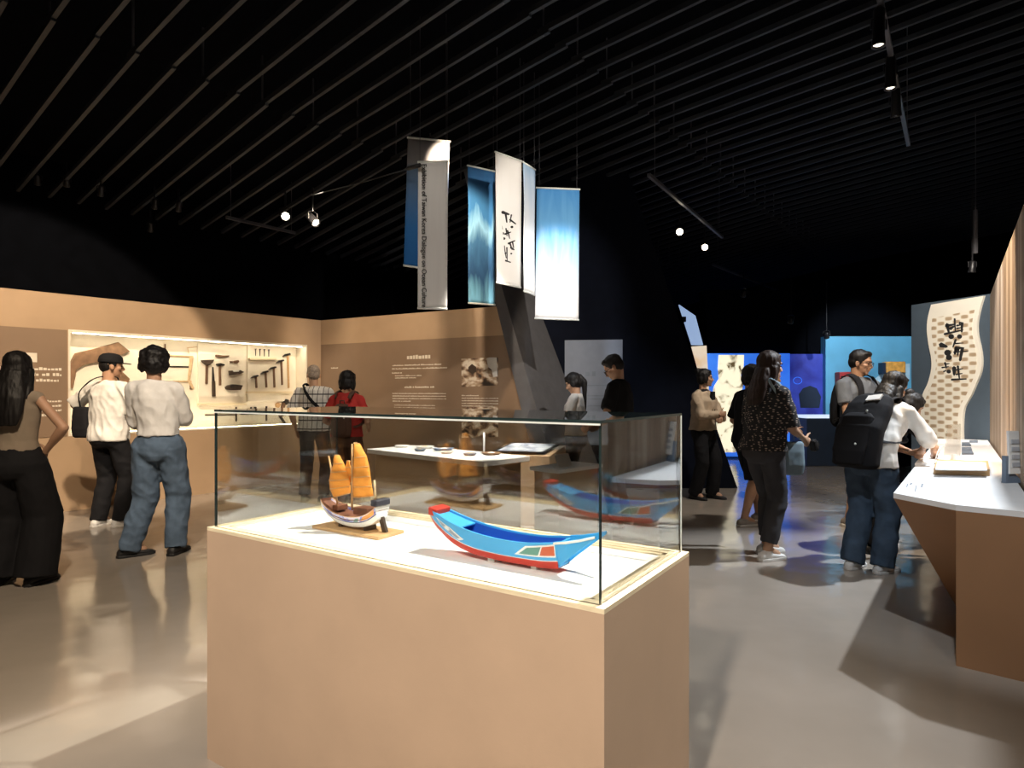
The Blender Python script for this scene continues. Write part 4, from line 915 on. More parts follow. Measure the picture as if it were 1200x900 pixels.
M_paint = paint(); M_jorange = mat('junk_orange', (.75, .30, .06), .5, var=.2, scale=30); M_jdark = mat('junk_dark', (.03, .03, .045), .5); M_jbrown = mat('junk_brown', (.16, .06, .03), .55, var=.4, scale=40); M_jgreen = mat('junk_green', (.12, .30, .26), .5)
jo = onz(417.5, 622, DZ); MJ = Matrix(((FC.d.x, FC.n.x, 0, jo.x), (FC.d.y, FC.n.y, 0, jo.y), (0, 0, 1, jo.z), (0, 0, 0, 1)))
t = thing('model_junk', 'model sailing junk with orange sails and painted sides on a wooden board', 'model boat', jo)
bm = NB(); box(bm, (-.005, 0, .006), (.34, .13, .012), MJ); bevel(bm, .003, 2); part('base_board', bm, M_tanwood, t)
JS = [(.165, .078, .020, .104, .026), (.13, .052, .026, .086, .040), (.07, .030, .032, .070, .052), (0, .022, .034, .062, .056), (-.06, .026, .032, .066, .054), (-.10, .038, .028, .080, .047), (-.13, .058, .022, .102, .038)]
jt = hull(JS, [('lower_hull', 0, .42, M_bwhite), ('dark_wale', .42, .49, M_jdark), ('painted_side', .49, .95, M_paint), ('rail', .95, 1.0, M_mast)], MJ, t, .004)
cap_plate('bow_plate', jt[0], 0, 1, -.004, M_jbrown, MJ, t); cap_plate('stern_plate', jt[-1], 0, 1, .004, M_bwhite, MJ, t)
bm = NB(); f = [s for s in jt]
va = [MJ @ Vector((s[0], -s[4] + .004, s[1] + (s[3] - s[1]) * .72)) for s in f] + [MJ @ Vector((s[0], s[4] - .004, s[1] + (s[3] - s[1]) * .72)) for s in f[::-1]]
n = len(f); V1 = [bm.verts.new(p) for p in va]; V2 = [bm.verts.new(p - Vector((0, 0, .003))) for p in va]
for i in range(n - 1):
    bm.faces.new((V1[i], V1[i + 1], V1[2 * n - 2 - i], V1[2 * n - 1 - i])); bm.faces.new((V2[i], V2[2 * n - 1 - i], V2[2 * n - 2 - i], V2[i + 1]))
for i in range(2 * n): bm.faces.new((V1[i], V1[(i + 1) % (2 * n)], V2[(i + 1) % (2 * n)], V2[i]))
part('deck', bm, M_jbrown, t)
for sg in (-1, 1):
    side_patch('orange_panel', jt, [(-.068, .55), (-.085, .88), (-.127, .92), (-.124, .55)], .0012, M_jorange, MJ, t, sg)
    side_patch('green_panel', jt, [(-.036, .52), (-.050, .84), (-.064, .84), (-.056, .52)], .0012, M_jgreen, MJ, t, sg)
bm = NB(); box(bm, (-.045, 0, .078), (.07, .05, .026), MJ); box(bm, (.085, 0, .078), (.03, .05, .02), MJ); bevel(bm, .003, 2); part('deck_house', bm, M_jbrown, t)
bm = NB(); box(bm, (-.122, 0, .116), (.03, .07, .022), MJ); bevel(bm, .003, 1); part('stern_rail', bm, M_jdark, t)
bm = NB(); cyl(bm, MJ @ Vector((-.118, -.02, .12)), MJ @ Vector((-.112, -.02, .195)), .0045, .0035, 10); part('stern_post', bm, M_woodpale, t, True)
def sail(nm, L, R, camber, mast):
    """L and R: matching (x, z) points down the two edges"""
    bm = NB(); nb = len(L) - 1; rows = []
    for i in range(nb):
        for k in range(4):
            u = k / 4; rows.append(((L[i][0] + (L[i + 1][0] - L[i][0]) * u, L[i][1] + (L[i + 1][1] - L[i][1]) * u), (R[i][0] + (R[i + 1][0] - R[i][0]) * u, R[i][1] + (R[i + 1][1] - R[i][1]) * u), sin(u * pi)))
    rows.append((L[-1], R[-1], 0))
    G = 8; sh = [[], []]
    for l, r, b in rows:
        for k, th in ((0, .0008), (1, -.0008)):
            sh[k].append([bm.verts.new(MJ @ Vector((l[0] + (r[0] - l[0]) * g / G, -(camber * sin(pi * g / G) + .004 * b * sin(pi * g / G)) + th, l[1] + (r[1] - l[1]) * g / G))) for g in range(G + 1)])
    for j in range(len(rows) - 1):
        for g in range(G):
            bm.faces.new((sh[0][j][g], sh[0][j][g + 1], sh[0][j + 1][g + 1], sh[0][j + 1][g])); bm.faces.new((sh[1][j][g], sh[1][j + 1][g], sh[1][j + 1][g + 1], sh[1][j][g + 1]))
        for g in (0, G): bm.faces.new((sh[0][j][g], sh[0][j + 1][g], sh[1][j + 1][g], sh[1][j][g]))
    for j in (0, -1):
        for g in range(G): bm.faces.new((sh[0][j][g], sh[1][j][g], sh[1][j][g + 1], sh[0][j][g + 1]))
    o = part(nm, bm, M_sail, t, True)
    bm = NB()
    for i in range(0, nb + 1):
        tube(bm, [MJ @ Vector((L[i][0] + (R[i][0] - L[i][0]) * g / 6, -camber * sin(pi * g / 6) - .0025, L[i][1] + (R[i][1] - L[i][1]) * g / 6)) for g in range(7)], .0016, 6)
    b = part('batten', bm, M_mast, t, True); b.parent = o
X = lambda px: -(px - 413) * .0044; Z = lambda py: (624 - py) * .00318
P2 = lambda px, py: (X(px), Z(py))
sail('main_sail', [P2(414, 523), P2(410.5, 541), P2(409.5, 552), P2(409, 563), P2(409, 574), P2(409, 586)], [P2(417, 524), P2(425, 538), P2(428, 549), P2(429.5, 560), P2(431, 571), P2(433, 582)], .020, 0)
sail('fore_sail', [P2(390, 539), P2(385.5, 550), P2(382, 560), P2(380, 570), P2(381, 580), P2(386, 590)], [P2(392.5, 539), P2(398, 548), P2(402, 557), P2(404.5, 566), P2(406, 574), P2(406, 582)], .016, 0)
sail('middle_sail', [P2(402, 545), P2(400, 553), P2(399, 562), P2(399, 572)], [P2(404, 545.5), P2(406, 552), P2(407, 561), P2(407, 570)], -.012, 0)
for nm, a, b, r in (('main_mast', (P2(409, 601)), (P2(409.5, 525)), .0042), ('fore_mast', (P2(392, 599)), (P2(381, 541)), .0042)):
    bm = NB(); cyl(bm, MJ @ Vector((a[0], -.004, a[1])), MJ @ Vector((b[0], -.006, b[1])), r, r * .65, 12); part(nm, bm, M_mast, t, True)
bm = NB(); prism(bm, [MJ @ Vector(p) for p in ((-.118, -.006, .062), (-.135, -.006, .066), (-.155, -.006, .014), (-.135, -.006, .013))], MJ.to_3x3() @ Vector((0, .012, 0))); part('rudder', bm, M_wooddark, t)
for x in (.06, -.07):
    bm = NB(); box(bm, (x, 0, .021), (.012, .05, .022), MJ); part('cradle', bm, M_wooddark, t)

# ================================================================== TABLES BEHIND THE SHOWCASE
t = thing('white_table', 'white topped table of small specimens seen through the glass showcase', 'table', (-.75, 6.55, 0))
P = [onz(430, 526, .75), onz(566, 541, .75)]; u = (P[1] - P[0]).normalized(); w = Vector((-u.y, u.x, 0))
Q = [P[0], P[1], P[1] + w * .6, P[0] + w * .6]
bm = NB(); prism(bm, [q + Vector((0, 0, -.045)) for q in Q], (0, 0, .045)); bevel(bm, .003, 1); part('table_top', bm, M_white, t)
ins = [Q[0] + (u + w) * .06, Q[1] + (-u + w) * .06, Q[2] + (-u - w) * .06, Q[3] + (u - w) * .06]
bm = NB(); prism(bm, [Vector((q.x, q.y, 0)) for q in ins], (0, 0, .705)); part('base', bm, M_tan, t)
TBL = (Q[0], u, w)
def on_table(a, b): return Q[0] + u * a + w * b
M_blueprint = mat('blue_grey_print', (.12, .16, .24), .6, var=.4, scale=20)
for i, (a, b, sx, sy, m, nm, lab) in enumerate(((.14, .34, .16, .12, M_paper, 'specimen_dish', 'round pale dish at the left end of the white table'), (.40, .44, .20, .14, M_paper, 'specimen_dish', 'pale oval dish second along the white table'), (.72, .42, .24, .15, M_blueprint, 'specimen_dish', 'dark blue grey oval plate at the middle of the white table'), (.62, .20, .12, .09, M_blueedge, 'specimen_dish', 'small grey dish near the front of the white table'), (1.00, .22, .14, .10, M_paper, 'specimen_dish', 'small pale dish right of the grey one on the white table'), (1.28, .26, .14, .10, M_blueedge, 'specimen_dish', 'grey dish near the right end of the white table'), (1.38, .44, .2, .14, M_woodmid, 'specimen_dish', 'brown shell dish at the right end of the white table'))):
    c = on_table(a, b); c.z = .75; d = thing(nm, lab, 'dish', c, random.uniform(0, 1))
    bm = NB(); loft(bm, [((0, 0, 0), (sx * .3, 0, 0), (0, sy * .3, 0)), ((0, 0, .004), (sx * .36, 0, 0), (0, sy * .36, 0)), ((0, 0, .024), (sx * .5, 0, 0), (0, sy * .5, 0)), ((0, 0, .026), (sx * .48, 0, 0), (0, sy * .48, 0)), ((0, 0, .010), (sx * .32, 0, 0), (0, sy * .32, 0))], 24); link('dish', bm, m, d, True)
    bm = NB(); ell(bm, (0, 0, .018), (sx * .2, sy * .2, .012), sub=2); link('specimen', bm, M_woodpale if i % 2 else M_edgelight, d, True)
c = on_table(1.22, .5); d = thing('white_post', 'thin white upright post on the white table', 'post', (c.x, c.y, .75)); bm = NB(); cyl(bm, (0, 0, 0), (0, 0, .006), .04, n=20); cyl(bm, (0, 0, .006), (0, 0, .2), .009, n=12); link('post', bm, M_white, d, True)
t = thing('print_stand', 'tan lectern with a framed blue and white print seen through the glass', 'lectern', (.0, 6.0, 0))
P = [onz(578, 530, .72), onz(638, 532, .72)]; B4 = [onz(652, 517, .80), onz(601, 514, .80)]
for q in B4: q.x, q.y = q.x, q.y
u = (P[1] - P[0]).normalized(); w = Vector((-u.y, u.x, 0)); B4 = [P[1] + w * .42 + u * .05 + Vector((0, 0, .06)), P[0] + w * .42 + u * .05 + Vector((0, 0, .06))]
bm = NB(); F0 = [P[0] - u * .04 - w * .03, P[1] + u * .06 - w * .03, P[1] + u * .10 + w * .48, P[0] - u * .02 + w * .48]
a = [bm.verts.new((q.x, q.y, 0)) for q in F0]; b = [bm.verts.new((q.x, q.y, z)) for q, z in zip(F0, (.70, .70, .77, .77))]
bm.faces.new(a[::-1]); bm.faces.new(b)
for i in range(4): bm.faces.new((a[i], a[(i + 1) % 4], b[(i + 1) % 4], b[i]))
part('cabinet', bm, M_tan, t)
bm = NB(); prism(bm, [P[0], P[1]] + B4, (0, 0, .012)); part('frame', bm, M_blackmetal, t)
k = .035; bm = NB(); prism(bm, [P[0] + (u + w) * k + Vector((0, 0, .017)), P[1] + (-u + w) * k + Vector((0, 0, .017)), B4[0] + (-u - w) * k + Vector((0, 0, .007)), B4[1] + (u - w) * k + Vector((0, 0, .007))], (0, 0, .002)); part('print', bm, mat('blue_white_print', (.7, .74, .8), .5, col2=(.08, .13, .25), scale=9), t)
t = thing('small_white_stand', 'small tan stand with a white angled top beside the man in black', 'stand', (.72, 5.75, 0))
P = [onz(655, 551, .70), onz(706, 544, .70)]; u = (P[1] - P[0]).normalized(); w = Vector((-u.y, u.x, 0)); Q2 = [P[0], P[1], P[1] + w * .33, P[0] + w * .33]
bm = NB(); prism(bm, [q - Vector((0, 0, .03)) for q in Q2], (0, 0, .03)); part('top', bm, M_white, t)
bm = NB(); ii = [Q2[0] + (u + w) * .03, Q2[1] + (-u + w) * .03, Q2[2] + (-u - w) * .03, Q2[3] + (u - w) * .03]; prism(bm, [Vector((q.x, q.y, 0)) for q in ii], (0, 0, .67)); part('base', bm, M_tan, t)
bm = NB(); prism(bm, [Q2[0] + u * .12 + w * .1, Q2[0] + u * .3 + w * .1, Q2[0] + u * .36 + w * .2 + Vector((0, 0, .1)), Q2[0] + u * .18 + w * .2 + Vector((0, 0, .1))], w * .008); part('card', bm, M_paper, t)
# ================================================================== PEOPLE
def smooth01(t): t = max(0, min(1, t)); return t * t * (3 - 2 * t)
class Body:
    """joints of one figure in its own frame (1.70 m tall, facing +Y); lean bends it forward at the hips"""
    def __init__(s, lean=0, twist=0, side=0, head=(0, 0, 0), hands=None, elbows=None, feet=None, knees=None, female=False, wide=1.0, hipx=0, curl=None):
        s.lean, s.side, s.twist, s.f, s.w, s.hipx = radians(lean), radians(side), radians(twist), female, wide, hipx
        s.RL = Matrix.Rotation(-s.lean, 3, 'X')
        s.sh = {k: s.T((sg * (.158 if female else .178) * wide, -.005, 1.365 if not female else 1.352)) for k, sg in (('R', 1), ('L', -1))}
        hd = hands or {}; eb = elbows or {}
        s.wr, s.el = {}, {}
        for k, sg in (('R', 1), ('L', -1)):
            w = Vector(hd.get(k, (sg * .25, .06, .84)))
            hint = Vector(eb.get(k, (sg * .5, -1, -.2)))
            s.el[k], s.wr[k] = s.ik(s.sh[k], w, .285, .255, hint)
        ft = feet or {}
        s.hp, s.kn, s.an, s.toe = {}, {}, {}, {}
        for k, sg in (('R', 1), ('L', -1)):
            fx, fy, ang = ft.get(k, (sg * .11, 0, sg * 10)); 
            s.hp[k] = Vector((sg * .088 + hipx, 0, .885)); a = Vector((fx, fy, .085))
            d = Vector((sin(radians(ang)), cos(radians(ang)), 0)); s.toe[k] = d
            s.kn[k], s.an[k] = s.ik(s.hp[k], a, .415, .405, Vector((d.x * 1.0, 1, 0)))
        yaw, pitch, roll = (radians(x) for x in head)
        s.HR = Matrix.Rotation(yaw, 3, 'Z') @ Matrix.Rotation(-pitch, 3, 'X') @ Matrix.Rotation(roll, 3, 'Y')
        nb = s.T((0, -.01, 1.43)); up = (s.RL @ Vector((0, .0, 1))).lerp(Vector((0, 0, 1)), .45).normalized()
        s.nb = nb; s.hc = nb + up * .115 + s.HR @ Vector((0, .028, .035))
        s.curl = curl or {}
    def T(s, p):
        p = Vector(p); a = s.lean * smooth01((p.z - .86) / .30); tw = s.twist * smooth01((p.z - .95) / .3); sd = s.side * smooth01((p.z - .86) / .3)
        q = p - Vector((0, 0, .92)); q = Matrix.Rotation(-a, 3, 'X') @ Matrix.Rotation(sd, 3, 'Y') @ Matrix.Rotation(tw, 3, 'Z') @ q
        hx = s.hipx * (1 - smooth01((p.z - 1.0) / .35)) if p.z > .8 else s.hipx
        return q + Vector((hx, 0, .92))
    def ik(s, a, b, l1, l2, hint):
        d = b - a; D = d.length; mx = (l1 + l2) * .995
        if D > mx: b = a + d * (mx / D); d = b - a; D = mx
        x = (l1 * l1 - l2 * l2 + D * D) / (2 * D); h = sqrt(max(0, l1 * l1 - x * x)); n = d.normalized()
        p = hint - n * hint.dot(n); p = p.normalized() if p.length > 1e-4 else Vector((0, -1, 0))
        return a + n * x + p * h, b
    def ring(s, z, rx, ry, yo=0.0):
        c = s.T((0, yo, z)); ax = (s.T((.01, yo, z)) - s.T((-.01, yo, z))).normalized(); ay = (s.T((0, yo + .01, z)) - s.T((0, yo - .01, z))).normalized()
        return (c, ax * rx * s.w, ay * ry)
TORSO_M = [(.80, .150, .105, -.008), (.88, .165, .116, -.008), (.96, .156, .108, -.004), (1.05, .142, .100, 0), (1.15, .150, .104, .003), (1.26, .165, .112, .004), (1.33, .166, .106, 0), (1.385, .122, .086, -.008), (1.42, .085, .066, -.012)]
TORSO_F = [(.80, .158, .110, -.012), (.88, .170, .122, -.014), (.96, .152, .108, -.006), (1.05, .126, .092, 0), (1.15, .132, .098, .006), (1.25, .148, .112, .012), (1.32, .146, .100, .004), (1.375, .106, .078, -.008), (1.415, .070, .058, -.012)]
def hand_shape(bm, w, d, palm_n, side, curl=.5, thumb=.5):
    """hand from wrist w along d; palm_n faces out of the palm; side +1 right hand"""
    d = d.normalized(); n = (palm_n - d * palm_n.dot(d)).normalized(); x = d.cross(n) * side   # x points to the thumb side
    rings = [(w - d * .01, x * .026, n * .019), (w + d * .02, x * .030, n * .017), (w + d * .05, x * .038, n * .016), (w + d * .082, x * .040, n * .014), (w + d * .092, x * .037, n * .011)]
    loft(bm, rings, 14)
    for i, (off, L) in enumerate(((.029, .070), (.010, .078), (-.010, .073), (-.028, .058))):
        p = w + d * .082 + x * off; dirn = d.copy(); r = .0088; a = 0
        for k, f in enumerate((.44, .32, .24)):
            a += curl * (.55, .75, .5)[k]; q = p + (d * cos(a) + n * sin(a)) * L * f; limb(bm, p, q, r, r * .9, True, 1); p = q; r *= .9
    p = w + d * .022 + x * .026; td = (d * .55 + x * .75 + n * .35 * thumb).normalized(); r = .0105
    for k, f in enumerate((.036, .030, .024)):
        q = p + td * f; limb(bm, p, q, r, r * .9, True, 1); p = q; r *= .9; td = (td + d * .45 + n * .15 * thumb).normalized()
def add_head(bm, B, female):
    c, R = B.hc, B.HR
    E = lambda p, r, rot=None: ell(bm, c + R @ Vector(p), r, R @ rot if rot else R, 3)
    E((0, -.008, .018), (.076, .094, .094)); E((0, .022, -.035), (.060, .066, .075)); E((0, .030, -.072), (.047, .052, .044))
    E((0, .070, -.098), (.020, .018, .017)); E((0, .062, .022), (.058, .028, .018))          # chin, brow
    for sx in (-1, 1):
        E((sx * .038, .052, -.028), (.024, .028, .022)); E((sx * .077, -.004, -.018), (.008, .019, .031))
    limb(bm, c + R @ Vector((0, .082, .008)), c + R @ Vector((0, .104, -.034)), .008, .0125, True, 3)   # nose
    E((0, .098, -.040), (.017, .010, .009)); E((0, .087, -.062), (.022, .009, .0055)); E((0, .086, -.073), (.020, .009, .006))
    limb(bm, B.nb + Vector((0, 0, -.03)), c + R @ Vector((0, -.022, -.05)), .056 if not female else .049, .052 if not female else .046)
def body_mesh(B, skin, root, sc, female, palms, grip, name='body'):
    bm = NB(); P = TORSO_F if female else TORSO_M
    loft(bm, [B.ring(z, rx * .93, ry * .90, yo) for z, rx, ry, yo in P if z > .85] , 24); ell(bm, B.T((0, -.005, .87)), (.135, .095, .07), sub=3)
    add_head(bm, B, female)
    k_ = .9 if female else 1.0
    for k, sg in (('R', 1), ('L', -1)):
        ell(bm, B.sh[k] + Vector((0, 0, -.008)), (.045 * k_, .044 * k_, .045 * k_), sub=2); limb(bm, B.T((sg * .07 * B.w, -.012, 1.385)), B.sh[k] + Vector((0, 0, -.012)), .028 * k_, .042 * k_)
        limb(bm, B.sh[k] + Vector((0, 0, -.012)), B.el[k], .039 * k_, .036 * k_); limb(bm, B.el[k], B.wr[k], .038 * k_, .024 * k_, True, 6, .006)
        d = (B.wr[k] - B.el[k]).normalized()
        hd = B.curl.get(k)
        dh = Vector(hd) if hd else d
        pn = Vector(palms.get(k, (-sg, .1, 0))); hand_shape(bm, B.wr[k], dh, pn, sg if True else 1, grip.get(k, .45))
        limb(bm, B.hp[k] + Vector((0, 0, .02)), B.kn[k], .082, .054); limb(bm, B.kn[k], B.an[k], .054, .036, True, 7, .010)
        limb(bm, B.an[k], B.an[k] + B.toe[k] * .10 + Vector((0, 0, -.045)), .038, .034); ell(bm, B.an[k] - B.toe[k] * .03 + Vector((0, 0, -.05)), (.034, .034, .034), sub=2)
    return organic(name, bm, skin, root, .0065, 2, scale=sc)
def sleeve_pts(B, k, f):
    """points down the arm: f in upper-arm lengths (1 = elbow, 2 = wrist)"""
    S, E, W = B.sh[k], B.el[k], B.wr[k]
    pts = [S]
    if f <= 1: pts.append(S.lerp(E, f))
    else: pts += [E, E.lerp(W, f - 1)]
    return pts
def chain(bm, pts, rs):
    for i in range(len(pts) - 1): 
        a, b = perp(pts[i + 1] - pts[i]); k = 5
        loft(bm, [(pts[i].lerp(pts[i + 1], j / k), a * (rs[i] + (rs[i + 1] - rs[i]) * j / k), b * (rs[i] + (rs[i + 1] - rs[i]) * j / k)) for j in range(k + 1)], 18)
        if i: ell(bm, pts[i], (rs[i],) * 3, sub=2)
def shirt(B, m, root, sc, female, hem=.90, sleeve=.55, loose=.018, hemw=0, sl=None, neck=1.43, name='shirt', seed=0, disp=.006, flare=0):
    bm = NB(); P = TORSO_F if female else TORSO_M
    def width(z):
        for a, b in zip(P, P[1:]):
            if a[0] <= z <= b[0]:
                u = (z - a[0]) / (b[0] - a[0]); return tuple(a[i] + (b[i] - a[i]) * u for i in range(4))
        return P[0] if z < P[0][0] else P[-1]
    zs = [hem] + [z for z in (.90, .97, 1.05, 1.12, 1.2, 1.28, 1.34, 1.385) if z > hem + .03]
    rg = []
    for z in zs:
        _, rx, ry, yo = width(z); lo = loose * (1.0 if z < 1.3 else .6) + (hemw if z == hem else 0) + flare * max(0, (1.2 - z))
        if loose > .016 and z < 1.3: rx = max(rx, (.140 if female else .150)); ry = max(ry, .10)
        rg.append(B.ring(z, rx + lo, ry + lo, yo))
    rg.append(B.ring(1.408, .094 if not female else .082, .074, -.010)); rg.append(B.ring(neck, .070 if not female else .062, .062, -.012))
    loft(bm, rg, 28)
    r0 = (.064 if not female else .060); sl = sl if sl is not None else .058
    if sleeve > 0:
        for k in 'RL':
            pts = sleeve_pts(B, k, sleeve); ell(bm, B.sh[k] + Vector((0, 0, -.010)), (r0 * 1.0, r0, r0), sub=2)
            limb(bm, B.T(((1 if k == 'R' else -1) * .075 * B.w, -.012, 1.392)), B.sh[k] + Vector((0, 0, -.008)), .047, r0 * .98)
            chain(bm, pts, [r0] + [max(sl, .05) if len(pts) == 3 else sl] * (len(pts) - 2) + [sl])
    else:
        for k in 'RL': limb(bm, B.sh[k].lerp(B.T((0, -.01, 1.37)), .55), B.sh[k].lerp(B.T((0, -.01, 1.37)), .12), .054, .050)
    return organic(name, bm, m, root, .009, 4, disp, (10, 10, 6), seed, sc, True)
def trousers(B, m, root, sc, female, length=1.97, w=(.096, .075, .062), waist=1.0, name='trousers', seed=1, disp=.006):
    """length in leg bones: 1 = knee, 2 = ankle"""
    bm = NB(); P = TORSO_F if female else TORSO_M
    loft(bm, [B.ring(.775, .135, .105, -.008), B.ring(.82, .172, .130, -.010), B.ring(.88, .184, .138, -.010), B.ring(.94, .170, .124, -.006), B.ring(waist, .156 if not female else .146, .112, -.002)], 26)
    for k in 'RL':
        H, K, A = B.hp[k], B.kn[k], B.an[k]; top = H + Vector((0, -.004, .01))
        pts = [top, K, K.lerp(A, length - 1)] if length > 1 else [top, H.lerp(K, length)]
        if length > 1.93: pts[-1] = A + Vector((0, -.008, -.03 if w[2] > .07 else -.005))
        rs = list(w) if length > 1 else [w[0], w[1]]
        chain(bm, pts, rs); ell(bm, top, (w[0] * .97,) * 3, sub=2)
    return organic(name, bm, m, root, .009, 4, disp, (9, 9, 8), seed, sc, True)
def skirt(B, m, root, sc, z1=.45, w=.2, name='skirt'):
    bm = NB(); loft(bm, [B.ring(1.0, .146, .112), B.ring(.9, .178, .135), (Vector((B.hipx, 0, .7)), Vector((.19, 0, 0)), Vector((0, .15, 0))), (Vector((B.hipx, 0, z1)), Vector((w, 0, 0)), Vector((0, w * .8, 0)))], 26)
    return organic(name, bm, m, root, .009, 3, .006, (9, 9, 3), 2, sc)
def shoes(B, m, root, sc, sole=None, high=False):
    for k in 'RL':
        A, d = B.an[k], B.toe[k]; x = Vector((d.y, -d.x, 0)); bm = NB(); g = Vector((A.x, A.y, 0)); U = Vector((0, 0, 1))
        prof = [(-.085, .020, .040, .050), (-.07, .036, .062, .068), (-.03, .040, .075, .085), (.02, .042, .066, .078), (.08, .046, .048, .058), (.13, .046, .036, .046), (.165, .036, .028, .034), (.185, .016, .018, .022)]
        loft(bm, [(g + d * y + U * (h * .5 + .008), x * wd, U * h * .55) for y, wd, h, _ in prof], 18)
        cyl(bm, A + U * (-.05), A + U * (.02 if high else -.002), .044, .042, 18)
        o = organic('shoe', bm, m, root, .006, 2, scale=sc)
        bm = NB(); pts = [(-.092, .0), (-.08, .034), (-.03, .043), (.03, .044), (.09, .050), (.14, .047), (.175, .034), (.194, .0), (.175, -.034), (.14, -.047), (.09, -.050), (.03, -.044), (-.03, -.043), (-.08, -.034)]
        prism(bm, [(g + d * y + x * xx) * sc for y, xx in pts], (0, 0, .022 * sc)); bevel(bm, .004 * sc, 2); link('sole', bm, sole or m, o)
def hair(B, style, m, root, sc, length=1.2, seed=3):
    c, R = B.hc, B.HR; bm = NB(); E = lambda p, r, rot=None: ell(bm, c + R @ Vector(p), r, (R @ rot) if rot else R, 3)
    dsp, dsc = .004, (46, 46, 5)
    if style in ('short', 'crop'):
        k = 1.0 if style == 'short' else .93
        E((0, -.018, .038), (.083 * k + .002, .095, .084)); E((0, -.045, -.005), (.078 * k, .064, .075)); E((0, .042, .085), (.062, .040, .026)) if style == 'short' else None
        for sx in (-1, 1): E((sx * .068, .004, .012), (.014, .030, .036))
    elif style == 'fluffy':
        E((0, -.030, .036), (.108, .108, .098)); E((0, -.060, -.028), (.102, .080, .078)); E((0, .045, .074), (.086, .052, .040)); dsp, dsc = .014, (22, 22, 22)
        for sx in (-1, 1): E((sx * .082, -.012, -.02), (.030, .060, .065))
    elif style == 'bob':
        E((0, -.020, .034), (.096, .104, .094)); E((0, -.050, -.035), (.094, .075, .085)); E((0, .050, .078), (.066, .036, .030)); dsp = .008
        for sx in (-1, 1): E((sx * .078, -.010, -.045), (.026, .050, .075))
    elif style in ('long', 'ponytail', 'bun', 'longfront'):
        E((0, -.015, .036), (.087, .100, .089)); E((0, -.040, -.012), (.084, .070, .085)); E((0, .045, .078), (.060, .036, .028))
        for sx in (-1, 1): E((sx * .072, .002, -.012), (.018, .034, .060))
        if style in ('long', 'longfront'):
            down = B.T((0, -.105, 1.36)); tip = B.T((0, -.135, length)); st = c + R @ Vector((0, -.055, -.03))
            fw = .115 if style == 'long' else .10
            ax = (B.sh['R'] - B.sh['L']).normalized(); hx = R @ Vector((1, 0, 0))
            loft(bm, [(st, hx * .085, R @ Vector((0, .062, 0))), (st.lerp(down, .5), hx * .098, R @ Vector((0, .056, 0))), (down, ax * fw, Vector((0, .044, 0))), (down.lerp(tip, .6), ax * fw * .98, Vector((0, .036, 0))), (tip, ax * fw * .72, Vector((0, .020, 0)))], 20)
            for sx in (-1, 1):
                a = c + R @ Vector((sx * .078, -.004, -.03)); b = B.T((sx * .088, -.035, 1.36)); limb(bm, a, b, .030, .034)
                if style == 'longfront': limb(bm, b, B.T((sx * .10, .085, 1.24)), .032, .018); limb(bm, c + R @ Vector((sx * .078, .02, 0)), b, .022, .026)
        elif style == 'ponytail':
            a = c + R @ Vector((0, -.105, .03)); b = c + R @ Vector((0, -.128, -.06)); e = B.T((0, -.12, length)); ell(bm, a, (.032,) * 3, sub=2); limb(bm, a, b, .032, .036); limb(bm, b, e, .036, .012)
        else:
            ell(bm, c + R @ Vector((0, -.085, .085)), (.045, .045, .045), sub=2)
        dsp = .005
    o = organic('hair', bm, m, root, .007, 2, dsp, dsc, seed, sc); return o
def cap_hat(B, m, root, sc):
    c, R = B.hc, B.HR; bm = NB(); E = lambda p, r: ell(bm, c + R @ Vector(p), r, R, 3)
    rings = [((0, -.012, .022), .092, .108), ((0, -.012, .05), .092, .108), ((0, -.012, .085), .083, .098), ((0, -.012, .108), .060, .072), ((0, -.012, .118), .02, .025)]
    loft(bm, [(c + R @ Vector(p), R @ Vector((rx, 0, 0)), R @ Vector((0, ry, 0))) for p, rx, ry in rings], 24)
    o = organic('cap', bm, m, root, .006, 2, scale=sc)
    bm = NB(); pts = [(-.075, .060), (-.070, .105), (-.045, .150), (0, .165), (.045, .150), (.070, .105), (.075, .060), (.04, .085), (-.04, .085)]
    prism(bm, [(c + R @ Vector((x, y, .026 - .06 * max(0, y - .08)))) * sc for x, y in pts], (R @ Vector((0, 0, .006))) * sc); link('visor', bm, m, o)
def eyes_brows(B, root, sc):
    for sx in (-1, 1):
        bm = NB(); ell(bm, (B.hc + B.HR @ Vector((sx * .032, .078, -.006))) * sc, (.011 * sc, .006 * sc, .005 * sc), B.HR, 2); link('eye', bm, M_eye, root, True)
        bm = NB(); tube(bm, [(B.hc + B.HR @ Vector((sx * x, .088 - abs(x - .03) * .25, .016 + .1 * (x - .03) * (1 if x < .03 else -1)))) * sc for x in (.014, .024, .034, .048)], .0035 * sc, 6); link('eyebrow', bm, M_hair, root, True)
def glasses(B, root, sc, m):
    bm = NB(); W = lambda p: (B.hc + B.HR @ Vector(p)) * sc
    for sx in (-1, 1):
        tube(bm, [W((sx * .034 + .024 * cos(a), .101, -.008 + .018 * sin(a))) for a in [2 * pi * i / 16 for i in range(17)]], .0022 * sc, 6, cap=False)
        tube(bm, [W((sx * .058, .100, -.004)), W((sx * .080, .06, -.002)), W((sx * .084, -.01, -.006))], .0022 * sc, 6)
    tube(bm, [W((-.010, .102, -.004)), W((.010, .102, -.004))], .0022 * sc, 6); link('glasses', bm, m, root, True)
def person(label, loc, rotz, H, skin, B, palms=None, grip=None):
    root = thing('person', label, 'person', (loc[0], loc[1], 0), radians(rotz)); root['sc'] = H / 1.7
    sc = H / 1.7; body_mesh(B, skin, root, sc, B.f, palms or {}, grip or {}); return root, sc
def held(name, label, cat, root, sc):
    """a thing worn or carried: same place and heading as its bearer, but an object of its own"""
    return thing(name, label, cat, root.location, root.rotation_euler.z)
